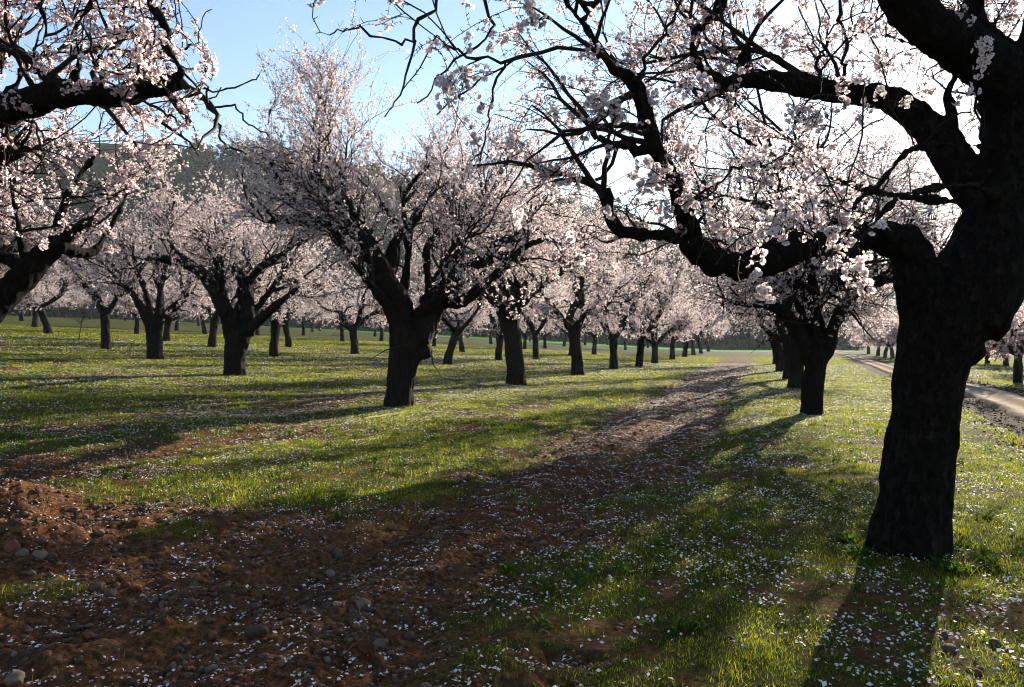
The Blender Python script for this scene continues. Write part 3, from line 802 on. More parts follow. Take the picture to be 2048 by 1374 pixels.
# ---- its neighbour off the other edge: only limbs and crown reach in
rng = np.random.default_rng(5)
bA = np.array([-6.35, 8.4, 0.0]); bA[2] = float(z_base(np.array([bA[0]]), np.array([bA[1]]))[0])
def Q(x, y, d): return P3(x, y, d) - bA
def L_(pts): return crook(*limb([(*Q(x, y, d), slim(r) / FPX * d) for x, y, r, d in pts], 16))
lA = [limb([(0, 0, -.3, .38), (0, 0, .1, .33), (.03, 0, .8, .29), (.0, .0, 1.5, .31), (0, 0, 1.85, .27)], 16),
      L_([(-150, 690, 34, 8.4), (-60, 655, 30, 8.5), (-5, 608, 27, 8.6), (48, 552, 24, 8.7), (95, 502, 20, 8.8), (132, 470, 15, 8.9), (162, 457, 11, 8.9), (185, 452, 9, 9.0)]),
      L_([(60, 540, 14, 8.7), (10, 515, 13, 9.0), (-60, 500, 12, 9.2), (-120, 420, 8, 9.4)]),
      L_([(118, 495, 12, 8.8), (180, 505, 10, 9.2), (205, 480, 7, 9.4), (240, 420, 5, 9.6), (262, 360, 4, 9.8)]),
      L_([(105, 490, 12, 8.8), (118, 440, 9, 8.9), (135, 390, 7, 9.0), (160, 350, 5, 9.1), (200, 300, 4, 9.2)]),
      L_([(-170, 660, 40, 8.4), (-260, 560, 38, 8.0), (-230, 400, 36, 7.3), (-120, 270, 34, 6.6), (-20, 225, 33, 6.1), (60, 205, 30, 5.9), (110, 190, 28, 5.8), (170, 186, 25, 5.75), (225, 196, 25, 5.7), (270, 186, 22, 5.7), (320, 172, 20, 5.6), (364, 164, 19, 5.6)]),
      L_([(140, 188, 20, 5.8), (108, 165, 17, 5.9), (82, 140, 15, 6.0), (30, 100, 12, 6.2), (-20, 60, 10, 6.4), (-60, -10, 8, 6.5)]),
      L_([(146, 190, 15, 5.75), (150, 150, 13, 5.7), (160, 120, 9, 5.7), (152, 60, 6, 5.7), (185, 0, 5, 5.7), (195, -60, 4, 5.7)]),
      L_([(362, 166, 12, 5.6), (355, 138, 10, 5.55), (335, 110, 8, 5.5), (322, 95, 8, 5.5), (338, 60, 6, 5.5), (312, 25, 5, 5.5), (290, -20, 4, 5.5)]),
      L_([(360, 175, 8, 5.6), (395, 190, 6, 5.5), (422, 215, 6, 5.4), (436, 255, 5, 5.35), (442, 290, 4, 5.3), (480, 300, 3, 5.2)]),
      L_([(366, 145, 5, 5.55), (400, 172, 4, 5.4), (450, 178, 3.5, 5.3), (505, 160, 3, 5.2), (520, 150, 2, 5.2)]),
      L_([(425, 215, 4, 5.4), (470, 215, 3.5, 5.3), (490, 240, 3, 5.2), (540, 275, 2.5, 5.1)]),
      L_([(240, 205, 6, 5.7), (290, 205, 5, 5.5), (345, 235, 4, 5.35), (370, 275, 3, 5.3)]),
      L_([(-240, 450, 26, 7.5), (-120, 400, 20, 7.2), (-30, 335, 17, 7.0), (20, 305, 16, 6.9), (42, 292, 15, 6.9)]),
      L_([(60, 545, 12, 8.7), (38, 460, 9, 8.8), (25, 370, 7, 8.9), (48, 300, 5, 9.0)]),
      L_([(-30, 620, 14, 8.6), (-50, 470, 10, 8.8), (-10, 340, 7, 9.0), (10, 270, 5, 9.2)]),
      L_([(135, 468, 9, 8.9), (190, 430, 6, 9.0), (232, 385, 4, 9.1), (240, 350, 3, 9.2)]),
      L_([(-60, 250, 16, 6.3), (0, 120, 11, 6.5), (70, 20, 8, 6.6), (130, -60, 6, 6.8)]),
      L_([(160, 185, 12, 5.8), (215, 120, 8, 6.0), (270, 60, 6, 6.2), (330, 20, 4, 6.3)]),
      L_([(250, 190, 10, 5.7), (280, 140, 7, 6.1), (330, 110, 5, 6.5), (400, 90, 4, 6.8)]),
      L_([(10, 200, 12, 6.0), (60, 130, 9, 6.0), (90, 60, 7, 5.9), (70, -30, 5, 5.8)]),
      L_([(30, 235, 5, 6.0), (60, 240, 5, 5.9), (82, 290, 4, 5.9), (90, 340, 3, 5.9)])]
for az, el, l in ((250, 40, 2.6), (200, 45, 2.2), (300, 50, 2.6), (350, 45, 2.4)):
    lA += fill(rng, (0, 0, 1.7), .14, az, el, l)
eye = np.array([0, 0, CH]) - bA
OA = dict(MID, voxel=0.02, sides=12, smooth=3, bump=0.035, bfq=15.0, centre=np.array([0, 0, 2.6]), d2=6.5, l2=(0.4, 1.2), r2max=0.11, d3=6.0, l3=(0.25, 0.7), d4=5.0, l4=(0.05, 0.24),
          floor=1.2, low=1.6, high=5.5, f3=13.0, f4=11.0, nf=(3, 6), fs=0.021, pink=0.42, spread=0.03, jit=0.01, cut=0.30, clump=2.6, spurs=16, droop=0.22, keep=keep_edge, ref=eye, near_d=6.2)
mA = build_tree(rng, lA, OA)
place_tree(mA, bA, 0, 1, 'close almond tree whose trunk is out of view, a thick sawn limb reaching in', ROWS)

# ---- trees whose limbs can be followed in the photograph
def hero(seed, base, br, fills, opt, label, fork_px, rz=0):
    rng = np.random.default_rng(seed)
    b, l = traced(base, br)
    f = P3(fork_px[0], fork_px[1], b[1]) - b
    for st, r, az, el, ln in fills:
        l += fill(rng, f + np.array(st), r, az, el, ln)
    o = dict(MID, centre=np.array([f[0], 0, f[2] + .6])); o.update(opt)
    me = build_tree(rng, l, o)
    return place_tree(me, b, 0, 1, label, ROWS)

hero(21, (800, 811), [
    [(799, 832, 33, 0), (799, 808, 29, 0), (802, 760, 28, 0), (808, 715, 30, 0), (815, 680, 36, 0), (820, 655, 36, 0)],
    [(812, 690, 28, 0), (800, 625, 30, 0), (778, 575, 27, -.1), (760, 540, 25, -.15), (745, 510, 20, -.2), (722, 485, 15, -.4), (700, 462, 14, -.6)],
    [(735, 495, 14, -.2), (690, 450, 13, -.3), (655, 450, 14, -.5), (610, 440, 14, -.7), (560, 440, 11, -.9), (530, 445, 8, -1)],
    [(690, 450, 12, -.3), (684, 425, 12, -.3), (688, 405, 12, -.3), (640, 412, 10, -.2), (605, 405, 9, -.1)],
    [(688, 408, 8, -.3), (650, 370, 9, 0), (630, 335, 7, .2), (640, 280, 5, .3), (650, 210, 2.5, .3)],
    [(605, 405, 8, -.1), (575, 385, 6, -.3), (548, 340, 4, -.4), (535, 280, 3, -.4), (540, 220, 2, -.4)],
    [(772, 565, 18, -.1), (785, 510, 16, .2), (800, 470, 11, .4), (835, 440, 8, .6), (850, 400, 6, .8)],
    [(835, 680, 28, 0), (852, 640, 28, .1), (880, 602, 22, .2), (925, 555, 17, .3), (960, 525, 13, .4), (1010, 510, 11, .5), (1022, 512, 10, .5)],
    [(890, 600, 16, .1), (920, 604, 14, -.1), (955, 580, 12, -.3), (990, 550, 11, -.5), (1030, 510, 10, -.7), (1060, 488, 9, -.9), (1090, 478, 8, -1)],
    [(955, 530, 12, .4), (985, 495, 12, .5), (1020, 478, 9, .7), (1050, 455, 7, .9), (1080, 400, 5, 1)],
    [(930, 550, 11, .3), (915, 500, 9, .7), (930, 440, 8, 1), (905, 380, 6, 1.2)],
    [(850, 716, 17, -.02), (846, 706, 22, -.02), (840, 690, 18, 0)],
], [((-.2, .1, .1), .15, 340, 62, 3.6), ((0, .2, 0), .15, 20, 55, 3.4), ((-.3, -.2, .3), .12, 230, 50, 3.0), ((.2, -.2, .3), .12, 130, 45, 2.6), ((-.6, 0, 1.0), .11, 285, 66, 3.4), ((-.7, .1, 1.2), .09, 300, 50, 3.2), ((.3, .1, .6), .11, 70, 52, 3.2)],
    dict(voxel=0.028, d2=4.6, thick=1.0, high=7.0, low=2.2, l3=(0.4, 1.1)), 'almond tree with a knobbly forked trunk, first in the row left of the bare strip', (820, 655))
hero(22, (470, 750), [
    [(470, 768, 25, 0), (470, 748, 22, 0), (470, 715, 21, 0), (473, 690, 23, 0), (478, 662, 25, 0)],
    [(468, 680, 18, 0), (455, 630, 16, -.2), (435, 590, 14, -.5), (415, 560, 13, -.7), (390, 535, 12, -1), (350, 525, 10, -1.3), (315, 515, 9, -1.6), (288, 520, 7, -1.8)],
    [(390, 532, 9, -1), (350, 500, 7, -.7), (330, 460, 5, -.5), (350, 400, 4, -.3)],
    [(492, 670, 17, 0), (495, 620, 15, .3), (490, 570, 13, .5), (470, 540, 11, .7), (440, 520, 9, .9)],
    [(490, 575, 10, .5), (520, 535, 9, .5), (545, 520, 9, .4), (575, 500, 8, .3), (590, 480, 7, .2), (625, 478, 6, 0)],
    [(500, 660, 12, 0), (535, 625, 11, -.3), (565, 600, 9, -.6), (585, 585, 8, -.8), (600, 570, 5, -1)],
], [((0, .2, 0), .16, 10, 60, 3.8), ((-.1, -.1, 0), .15, 200, 60, 3.5), ((.2, .1, .2), .14, 70, 56, 3.6), ((-.2, 0, .2), .14, 300, 58, 3.6)],
    dict(voxel=0.035, high=7.5, low=2.4, pink=.22), 'stout almond tree forking low at the front of the second row from the bare strip', (478, 662))
hero(23, (1033, 768), [
    [(1033, 784, 23, 0), (1033, 766, 20, 0), (1030, 720, 18, 0), (1024, 670, 18, 0), (1020, 640, 20, 0)],
    [(1015, 660, 14, 0), (1002, 610, 12, -.3), (985, 580, 11, -.6), (968, 560, 9, -.9), (955, 530, 7, -1.2)],
    [(1028, 655, 13, 0), (1032, 610, 12, .2), (1042, 580, 10, .3), (1060, 560, 8, .4), (1075, 545, 7, .5)],
    [(1020, 650, 12, 0), (1018, 600, 10, .6), (1000, 560, 8, 1), (1010, 500, 6, 1.2)],
], [((0, 0, .2), .14, 350, 62, 3.8), ((0, -.1, .1), .13, 190, 58, 3.2), ((.1, 0, .2), .13, 80, 48, 3.4), ((-.1, 0, .2), .13, 280, 46, 3.4), ((0, 0, .2), .12, 30, 70, 4.0)],
    dict(voxel=0.035, high=7.5, low=2.2, pink=.22), 'almond tree with a tall straight trunk, next behind the knobbly forked tree in its row', (1020, 640))
hero(24, (1624, 828), [
    [(1624, 848, 25, 0), (1624, 826, 22, 0), (1626, 780, 21, 0), (1630, 735, 22, 0), (1634, 705, 25, 0)],
    [(1622, 720, 18, 0), (1604, 690, 17, -.1), (1590, 655, 15, -.2), (1566, 625, 13, -.3), (1530, 608, 11, -.4), (1492, 612, 9, -.5), (1450, 600, 7, -.6)],
    [(1632, 710, 16, 0), (1635, 660, 14, .1), (1630, 610, 13, .2), (1624, 560, 12, .3), (1622, 530, 9, .4), (1600, 480, 6, .5)],
    [(1645, 715, 16, 0), (1658, 680, 14, -.1), (1672, 640, 12, -.2), (1690, 608, 11, -.3), (1725, 580, 9, -.4), (1755, 565, 8, -.5), (1785, 548, 6, -.6)],
    [(1628, 600, 8, .2), (1605, 570, 6, 0), (1570, 560, 5, -.3)],
], [((0, .1, 0), .13, 0, 60, 3.6), ((0, -.1, 0), .12, 190, 55, 2.8), ((-.1, 0, .2), .12, 300, 55, 3.4), ((.1, .1, .2), .11, 50, 60, 3.2), ((-.1, 0, .3), .11, 265, 68, 3.4), ((.2, 0, .3), .11, 95, 48, 3.2), ((.1, -.1, .2), .10, 140, 50, 2.8)],
    dict(voxel=0.03, high=7.5, low=2.0, pink=.15, f3=11.0, f4=8.0), 'almond tree with three crooked limbs, next behind the big dark tree beside the track', (1634, 705))
hero(25, (311, 718), [
    [(312, 732, 18, 0), (311, 716, 16, 0), (309, 680, 15, 0), (307, 648, 16, 0)],
    [(302, 660, 11, 0), (288, 625, 11, -.3), (272, 598, 9, -.6), (258, 580, 7, -.8), (230, 565, 5, -1)],
    [(310, 650, 10, 0), (318, 610, 9, .2), (322, 570, 8, .4), (335, 530, 6, .6)],
    [(312, 655, 10, 0), (335, 625, 9, 0), (360, 600, 7, -.2), (385, 585, 5, -.4)],
], [((0, 0, .1), .14, 0, 60, 3.7), ((0, 0, .1), .13, 190, 60, 3.4), ((0, 0, .1), .13, 80, 50, 3.4), ((0, 0, .1), .13, 280, 50, 3.4)],
    dict(voxel=0.04, high=7.5, low=2.4, pink=.35), 'almond tree whose scarred trunk stands left of the stout low-forking one', (307, 648))

# ---- the others come from a handful of different trees
lib = []
for s, (n, H, r, ln) in enumerate(((4, 1.9, .25, .15), (3, 2.1, .27, .3), (5, 1.7, .26, .1), (4, 2.0, .24, .25))):
    rng = np.random.default_rng(100 + s)
    lib.append(build_tree(rng, rand_limbs(rng, H, r, n, ln, 1.28), dict(MID, voxel=0.045, centre=np.array([0, 0, 2.8]), high=8.0, d2=4.6)))
FARL = []
for s, (n, H, r) in enumerate(((4, 1.9, .25), (3, 2.0, .27), (5, 1.8, .25))):
    rng = np.random.default_rng(200 + s)
    FARL.append(build_tree(rng, rand_limbs(rng, H, r, n, .2, 1.28), dict(MID, voxel=0.07, centre=np.array([0, 0, 2.8]), high=8.0, d2=4.2, d3=4.2, d4=2.5, thick=1.5, f3=9.0, f4=6.0, nf=(1, 2), fs=0.042, spread=0.06)))
YOUNG = []
for s in range(2):
    rng = np.random.default_rng(300 + s)
    YOUNG.append(build_tree(rng, rand_limbs(rng, 1.35, .17, 4, .1, .62), dict(MID, voxel=0.045, centre=np.array([0, 0, 2.0]), floor=.8, low=1.2, high=4.5, l2=(.5, 1.1), l3=(.3, .8), d2=7, d3=6.5, f3=17, f4=11, nf=(2, 4), fs=.032, pink=.45, thick=1.4, cut=.12)))

random.seed(4)
A_ROW = 'almond tree along the bare strip, '
listed = [
    # px, py, trunk width px, label
    (1156, 750, 26, A_ROW + 'just right of the tall straight trunk'),
    (1228, 739, 18, A_ROW + 'with its trunk bending back like a bow'),
    (1278, 733, 17, A_ROW + 'between the bowed trunk and a slim one'),
    (1310, 727, 13, A_ROW + 'slim, the last before a gap of grass'),
    (1345, 719, 12, A_ROW + 'first trunk after the gap of grass'),
    (1369, 714, 11, A_ROW + 'second trunk after the gap of grass'),
    (1387, 710, 12, A_ROW + 'third trunk after the gap of grass'),
    (1402, 707, 10, A_ROW + 'fourth trunk after the gap of grass'),
    (1417, 703, 9, A_ROW + 'last but one before the green crop'),
    (1437, 698, 8, A_ROW + 'the last before the green crop'),
    (1592, 778, 34, 'almond tree half hidden behind the one with three crooked limbs'),
    (1580, 757, 26, 'almond tree third behind the big dark tree, only a sliver of trunk showing'),
    (1564, 743, 22, 'almond tree fourth behind the big dark tree, at the edge of the bare strip'),
    (1553, 728, 16, 'farthest trunk showing in the row beside the gravel track'),
    (212, 698, 20, 'almond tree standing left of the one with the scarred trunk, over the short grass'),
    (333, 682, 13, 'almond tree right behind the scarred trunk, partly covered by it'),
    (424, 694, 15, 'almond tree just left of the stout low-forking trunk and behind it'),
    (547, 713, 18, 'almond tree right of the stout low-forking trunk, one row back'),
    (578, 694, 13, 'thinner almond tree close to the right of the trunk one row back'),
    (710, 708, 17, 'almond tree with a wide open fork, left of the knobbly forked trunk'),
    (895, 728, 15, 'almond tree just right of the knobbly forked trunk and behind it'),
    (997, 721, 15, 'almond tree close on the left of the tall straight trunk'),
    (1072, 719, 14, 'almond tree close on the right of the tall straight trunk'),
    (925, 704, 9, 'small distant almond tree between the knobbly trunk and the tall straight one'),
    (97, 667, 14, 'nearest of the three distant trunks at the left edge of the orchard'),
    (69, 655, 12, 'middle one of the three distant trunks at the left edge of the orchard'),
    (43, 642, 9, 'farthest of the three distant trunks at the left edge of the orchard'),
    (273, 668, 9, 'small distant almond tree showing between two dark trunks at left'),
    (763, 682, 9, 'small distant trunk directly left of the knobbly forked trunk'),
    (1188, 709, 9, 'small distant trunk between the bowed trunk and the one before it'),
    (1251, 700, 8, 'small distant trunk right of the bowed trunk'),
]
BACK = 'far rows of almond trees'
for px_, py_, lab in [(353, 661, 'a'), (410, 668, 'a'), (397, 652, 'a'), (436, 650, 'a'), (515, 671, 'a'), (607, 671, 'a'), (625, 664, 'a'), (685, 683, 'b'), (750, 673, 'b'), (868, 692, 'b'), (982, 688, 'b'), (1049, 698, 'b'), (1090, 697, 'b'), (1128, 693, 'b'), (1142, 711, 'b'), (1296, 696, 'b'), (1318, 692, 'b'), (5, 630, 'a'), (130, 628, 'a'), (180, 634, 'a'), (300, 640, 'a'), (560, 655, 'a'), (480, 645, 'a'), (700, 662, 'b'), (800, 668, 'b'), (935, 676, 'b'), (1010, 679, 'b'), (1170, 690, 'b'), (1215, 690, 'b'), (250, 632, 'a'), (60, 622, 'a'), (640, 648, 'a'), (-60, 640, 'a'), (-130, 655, 'a'), (-40, 690, 'a'), (860, 660, 'b'), (1060, 683, 'b')]:
    listed.append((px_, py_, 8, {'a': 'one of the tiny far almond trees at the back on the rising side', 'b': 'one of the tiny far almond trees at the back in the middle'}[lab]))

for k, (x, y, w, lab) in enumerate(listed):
    b = px_ground(x, y)
    d = b[1]
    src = lib[(k * 7 + 1) % 4] if d < 62 else FARL[(k * 5) % 3]
    want = w / FPX * d
    sc = float(np.clip(0.5 + 0.5 * want / 0.52, 0.85, 1.12)) if w > 8 else random.uniform(.85, 1.02)
    place_tree(src, b, random.uniform(0, 2 * math.pi), sc, lab, BACK if 'tiny' in lab else ROWS)

YG = 'young almond trees across the track'
for k, (x, y, sc, lab) in enumerate([
    (2036, 766, .95, 'round young pink almond tree standing alone across the track, nearest of those'),
    (2012, 732, 1.0, 'young almond trunk just behind the round pink tree across the track'),
    (1975, 727, 1.0, 'young almond trunk between the big dark tree and the round pink tree'),
    (1737, 708, 1.25, 'pale young almond tree at the far end of the row across the track'),
    (1756, 712, 1.2, 'pale young almond tree across the track, second from the far end of the row'),
    (1770, 715, 1.15, 'pale young almond tree across the track, third from the far end of the row'),
    (1785, 717.5, 1.1, 'pale young almond tree across the track, fourth from the far end of the row'),
    (1803, 720, 1.05, 'pale young almond tree across the track, half hidden by the big dark trunk'),
    (1716, 701, .8, 'tiny bare-looking tree at the bend of the track'),
    (2075, 745, 1.0, 'young almond tree across the track at the very edge of the view'),
]):
    place_tree(YOUNG[k % 2], px_ground(x, y), random.uniform(0, 6), sc, lab, YG)

# ---- a thin leafless sapling on the left
rng = np.random.default_rng(8)
bS = px_ground(157, 681)
P = catmull([(0, 0, -.05), (.10, 0, .5), (.16, .02, 1.0), (.30, 0, 1.6), (.34, 0, 2.3)], 10)[None]; Rr = np.linspace(.035, .008, 10)[None]
pos, tan, r, t = pick(P, Rr, 9, .4, 1, rng)
P2, R2 = grow(pos, tan, r * .6, np.full(len(r), .003), rng.uniform(.4, 1.0, len(r)), 6, rng, 1, .4, .5, 0, None, .2)
pos, tan, r, t = pick(P2, R2, 7, .2, 1, rng)
P3b, R3b = grow(pos, tan, r * .7, np.full(len(r), .002), rng.uniform(.15, .45, len(r)), 4, rng, 1, .4, .3, 0, None, .2)
v1, q1, t1 = tubes(P, Rr, 7, True)
sap = tag(bpy.data.objects.new('sapling', None), 'thin leafless sapling leaning on the grass between the far trees', 'sapling'); COL.objects.link(sap); sap.location = bS
link('trunk', make_mesh('trunk', v1, q1, t1, None, True, M['twig']), sap)
va, qa, _ = tubes(P2, R2 * 1.3, 4); vb, qb, _ = tubes(P3b, R3b * 1.5, 3)
link('twigs', make_mesh('twigs', np.vstack([va, vb]), np.vstack([qa, qb + len(va)]), None, None, True, M['twig']), sap)

# ------------------------------------------------------------------ grass, petals, gravel, stones
rng = np.random.default_rng(77)
def ring_points(d0, d1, dens, half=42):
    a = math.radians(half); n = int(a * (d1 * d1 - d0 * d0) * dens)
    d = np.sqrt(rng.uniform(d0 * d0, d1 * d1, n)); t = rng.uniform(-a, a, n)
    return d * np.sin(t), d * np.cos(t), d

def grass_blades():
    Vs, Cs, Qs, Ts, off = [], [], [], [], 0
    for d0, d1, dens, h, w, bend in ((2.4, 5, 5200, .027, .0024, 1), (5, 8, 3000, .029, .0031, 1), (8, 13, 1900, .034, .0046, 0), (13, 22, 750, .044, .0075, 0), (22, 40, 240, .05, .013, 0), (40, 90, 30, .065, .034, 0)):
        X, Y, d = ring_points(d0, d1, dens)
        so = soil_mask(X, Y); rd = road_dist(X, Y)
        g = fbm2(X * 1.7, Y * 1.7, 3, 51); fine = fbm2(X * 9, Y * 9, 2, 52)
        p = (1 - so) ** 1.5 * sstep(.30, .52, 0.6 * g + 0.4 * fine) + 0.035 * (fine > .6)
        k = (rng.random(len(X)) < p) & (rd > 1.4)
        X, Y, d, g, fine = X[k], Y[k], d[k], g[k], fine[k]; n = len(X)
        Z = ground_z(X, Y) - .004
        H = h * rng.uniform(.45, 1.25, n) * (0.55 + 0.9 * g) * np.where(rng.random(n) < .03, 1.7, 1) * (1 + 1.1 * sstep(.62, .78, fbm2(X * 4.2, Y * 4.2, 2, 57)))
        W = w * rng.uniform(.7, 1.3, n)
        a = rng.uniform(0, 2 * math.pi, n); ln = rng.uniform(.1, .9, n); b = rng.uniform(0, 2 * math.pi, n)
        base = np.stack([X, Y, Z], 1); sd = np.stack([np.cos(a), np.sin(a), 0 * a], 1) * W[:, None] * .5
        le = np.stack([np.cos(b) * ln, np.sin(b) * ln, 1 - .25 * ln], 1) * H[:, None]
        yel = np.clip(rng.normal(.35, .3, n) + .5 * (fine - .5), 0, 1)[:, None]
        col = (1 - yel) * np.array([.044, .088, .010]) + yel * np.array([.215, .205, .032])
        dry = (rng.random(n) < .05)[:, None]
        col = np.where(dry, np.array([.22, .17, .07]), col)
        if bend:
            mid = base + le * .55 + np.stack([0 * X, 0 * X, H * .08], 1)
            Vs.append(np.stack([base - sd, base + sd, mid + sd * .8, mid - sd * .8, base + le], 1).reshape(-1, 3)); m = 5
            i = off + np.arange(n)[:, None] * 5
            Qs.append(i + np.array([[0, 1, 2, 3]])); Ts.append(i + np.array([[3, 2, 4]]))
        else:
            Vs.append(np.stack([base - sd, base + sd, base + le], 1).reshape(-1, 3)); m = 3
            Ts.append(off + np.arange(n)[:, None] * 3 + np.arange(3)[None])
        Cs.append(np.repeat(col, m, 0)); off += n * m
    print('grass verts', off)
    return make_mesh('grass', np.vstack(Vs), np.vstack(Qs), np.vstack(Ts), np.vstack(Cs), False, M['grass'])
tag(link('grass', grass_blades()), 'short orchard turf between and under the trees', 'grass', kind='stuff')

def fallen():
    Vs, Cs, Qs, off = [], [], [], 0
    for d0, d1, dens, sz in ((2.6, 6, 1000, .0100), (6, 10, 1000, .0090), (10, 18, 700, .0105), (18, 32, 380, .0145), (32, 60, 90, .024)):
        X, Y, d = ring_points(d0, d1, dens)
        so = soil_mask(X, Y); lat, s = lat_s(X, Y)
        cl = fbm2(X * 2.2, Y * 2.2, 3, 61); cf = fbm2(X * 11, Y * 11, 2, 62)
        under = np.maximum.reduce([np.exp(-((lat + 1.1) / 4.2) ** 2), np.exp(-((lat - 8.6) / 4.5) ** 2), 0.8 * np.exp(-((lat - 19) / 5) ** 2), .45 + 0 * lat])
        p = under * sstep(.44, .60, .5 * cl + .5 * cf) * np.where(so > .4, .12 + 2.2 * sstep(.50, .60, cf), .75)
        p = np.where((so > .4) & (s > 8.5) & (lat > 0) & (lat < 4), np.maximum(p, .75 * sstep(.40, .56, cf)), p)
        p = p * (1 - .75 * np.exp(-(((X + 4.2) / 1.6) ** 2 + ((Y - 6.8) / 1.5) ** 2)))
        k = (rng.random(len(X)) < p) & (road_dist(X, Y) > 1.4)
        X, Y, so = X[k], Y[k], so[k]; n = len(X)
        Z = ground_z(X, Y) + np.where(so > .5, rng.uniform(.003, .010, n), rng.uniform(.008, .034, n))
        nor = norm(np.stack([rng.normal(0, .38, n), rng.normal(0, .38, n), np.ones(n)], 1))
        ax = perp(nor, rng); ay = np.cross(nor, ax); c = np.stack([X, Y, Z], 1)
        L = (sz * np.exp(rng.normal(-.05, .27, n)).clip(.5, 1.6))[:, None]
        cu = rng.uniform(.1, .5, n)[:, None]
        v = np.stack([c - ax * L, c - ay * L * .75 + nor * L * cu, c + ax * L + nor * L * cu * .6, c + ay * L * .75 + nor * L * cu], 1)
        t = np.clip(rng.normal(.3, .3, n), 0, 1)[:, None]
        col = (1 - t) * np.array([.86, .84, .88]) + t * np.array([.74, .60, .64])
        old = (rng.random(n) < .14)[:, None]; col = np.where(old, np.array([.42, .30, .22]), col)
        Vs.append(v.reshape(-1, 3)); Cs.append(np.repeat(col, 4, 0)); Qs.append(off + np.arange(n)[:, None] * 4 + np.arange(4)[None]); off += n * 4
    print('petals', off // 4)
    return make_mesh('fallen_petals', np.vstack(Vs), np.vstack(Qs), None, np.vstack(Cs), False, M['petal'])
tag(link('fallen_petals', fallen()), 'white petals strewn over grass and soil', 'petals', kind='stuff')

import bmesh
def ico(sub):
    bm = bmesh.new(); bmesh.ops.create_icosphere(bm, subdivisions=sub, radius=1)
    V = np.array([v.co[:] for v in bm.verts]); T = np.array([[v.index for v in f.verts] for f in bm.faces]); bm.free()
    return V, T

SC = np.array([(.090, .052, .033), (.060, .033, .020), (.15, .10, .07), (.12, .052, .028), (.050, .029, .019), (.085, .060, .044), (.105, .058, .036)])
def gravel():
    V0, T0_ = ico(1); m = len(V0)
    Vs, Cs, Ts, off = [], [], [], 0
    for d0, d1, dens, lo, hi in ((2.6, 6, 900, .004, .026), (6, 11, 360, .006, .032), (11, 20, 110, .011, .035), (20, 40, 40, .016, .05)):
        X, Y, d = ring_points(d0, d1, dens)
        so = soil_mask(X, Y)
        k = rng.random(len(X)) < so ** 1.2 * sstep(.3, .55, fbm2(X * 2.5, Y * 2.5, 3, 71)) + .02
        rd = road_dist(X, Y); k |= (rd > .6) & (rd < 1.9) & (rng.random(len(X)) < .55)
        X, Y = X[k], Y[k]; n = len(X)
        r = lo + (hi - lo) * rng.random(n) ** 3.4
        sc3 = rng.uniform(.65, 1.35, (n, 3)) * np.array([1, 1, .7])
        a = rng.uniform(0, 6.28, n); ca, sa = np.cos(a), np.sin(a)
        v = V0[None] * sc3[:, None] * (1 + .22 * rng.normal(size=(n, m, 1)).clip(-1.5, 1.5)) * r[:, None, None]
        v = np.stack([v[..., 0] * ca[:, None] - v[..., 1] * sa[:, None], v[..., 0] * sa[:, None] + v[..., 1] * ca[:, None], v[..., 2]], -1)
        v += np.stack([X, Y, ground_z(X, Y) + r * .12], 1)[:, None]
        c = SC[rng.integers(0, len(SC), n)] * rng.uniform(.7, 1.25, (n, 1))
        Vs.append(v.reshape(-1, 3)); Cs.append(np.repeat(c, m, 0)); Ts.append((off + np.arange(n)[:, None, None] * m + T0_[None]).reshape(-1, 3)); off += n * m
    print('gravel', off // m)
    return make_mesh('gravel', np.vstack(Vs), None, np.vstack(Ts), np.vstack(Cs), False, M['stone'])
tag(link('gravel', gravel()), 'small stones and clods in the bare soil', 'gravel', kind='stuff')

def weeds():
    X, Y, d = ring_points(2.8, 16, 2.2)
    k = (soil_mask(X, Y) < .75) & (road_dist(X, Y) > 1.6) & (np.hypot(X - b0[0], Y - b0[1]) > .36); X, Y = X[k], Y[k]
    ra = rng.uniform(0, 6.28, 34); X = np.concatenate([X, b0[0] + rng.uniform(.40, .55, 34) * np.cos(ra)]); Y = np.concatenate([Y, b0[1] + rng.uniform(.40, .55, 34) * np.sin(ra)])
    m = 26; n = len(X) * m
    sz = np.repeat(rng.uniform(.035, .085, len(X)), m)
    bx = np.repeat(X, m) + rng.normal(0, .035, n); by = np.repeat(Y, m) + rng.normal(0, .035, n)
    a = rng.uniform(0, 6.28, n); ln = rng.uniform(.3, 1.2, n)
    base = np.stack([bx, by, ground_z(bx, by)], 1)
    le = norm(np.stack([np.cos(a) * ln, np.sin(a) * ln, np.ones(n)], 1)) * (sz * rng.uniform(.6, 1.2, n))[:, None]
    sd = np.stack([-np.sin(a), np.cos(a), 0 * a], 1) * (sz * rng.uniform(.05, .16, n))[:, None]
    mid = base + le * .6
    tip = base + le + np.stack([np.cos(a), np.sin(a), -.35 + 0 * a], 1) * sz[:, None] * .25
    v = np.stack([base - sd * .3, base + sd * .3, mid + sd, mid - sd, tip], 1).reshape(-1, 3)
    i = np.arange(n)[:, None] * 5
    g = np.repeat(rng.uniform(.7, 1.3, (len(X), 1)), m, 0)
    return make_mesh('weeds', v, i + np.array([[0, 1, 2, 3]]), i + np.array([[3, 2, 4]]), np.repeat(np.array([.030, .066, .010]) * g, 5, 0), False, M['grass'])
tag(link('weeds', weeds()), 'taller tufts and broad-leaved weeds in the turf', 'weeds', kind='stuff')
X, Y, d = ring_points(2.6, 12, 14)
n = len(X); a = rng.uniform(0, 6.28, n); L = rng.uniform(.03, .13, n)
P = np.zeros((n, 4, 3)); P[:, 0] = np.stack([X, Y, ground_z(X, Y) + .012], 1)
dr = np.stack([np.cos(a), np.sin(a), rng.uniform(-.05, .35, n)], 1)
for k in range(1, 4):
    dr = norm(dr + rng.normal(0, .22, dr.shape)); P[:, k] = P[:, k - 1] + dr * (L / 3)[:, None]
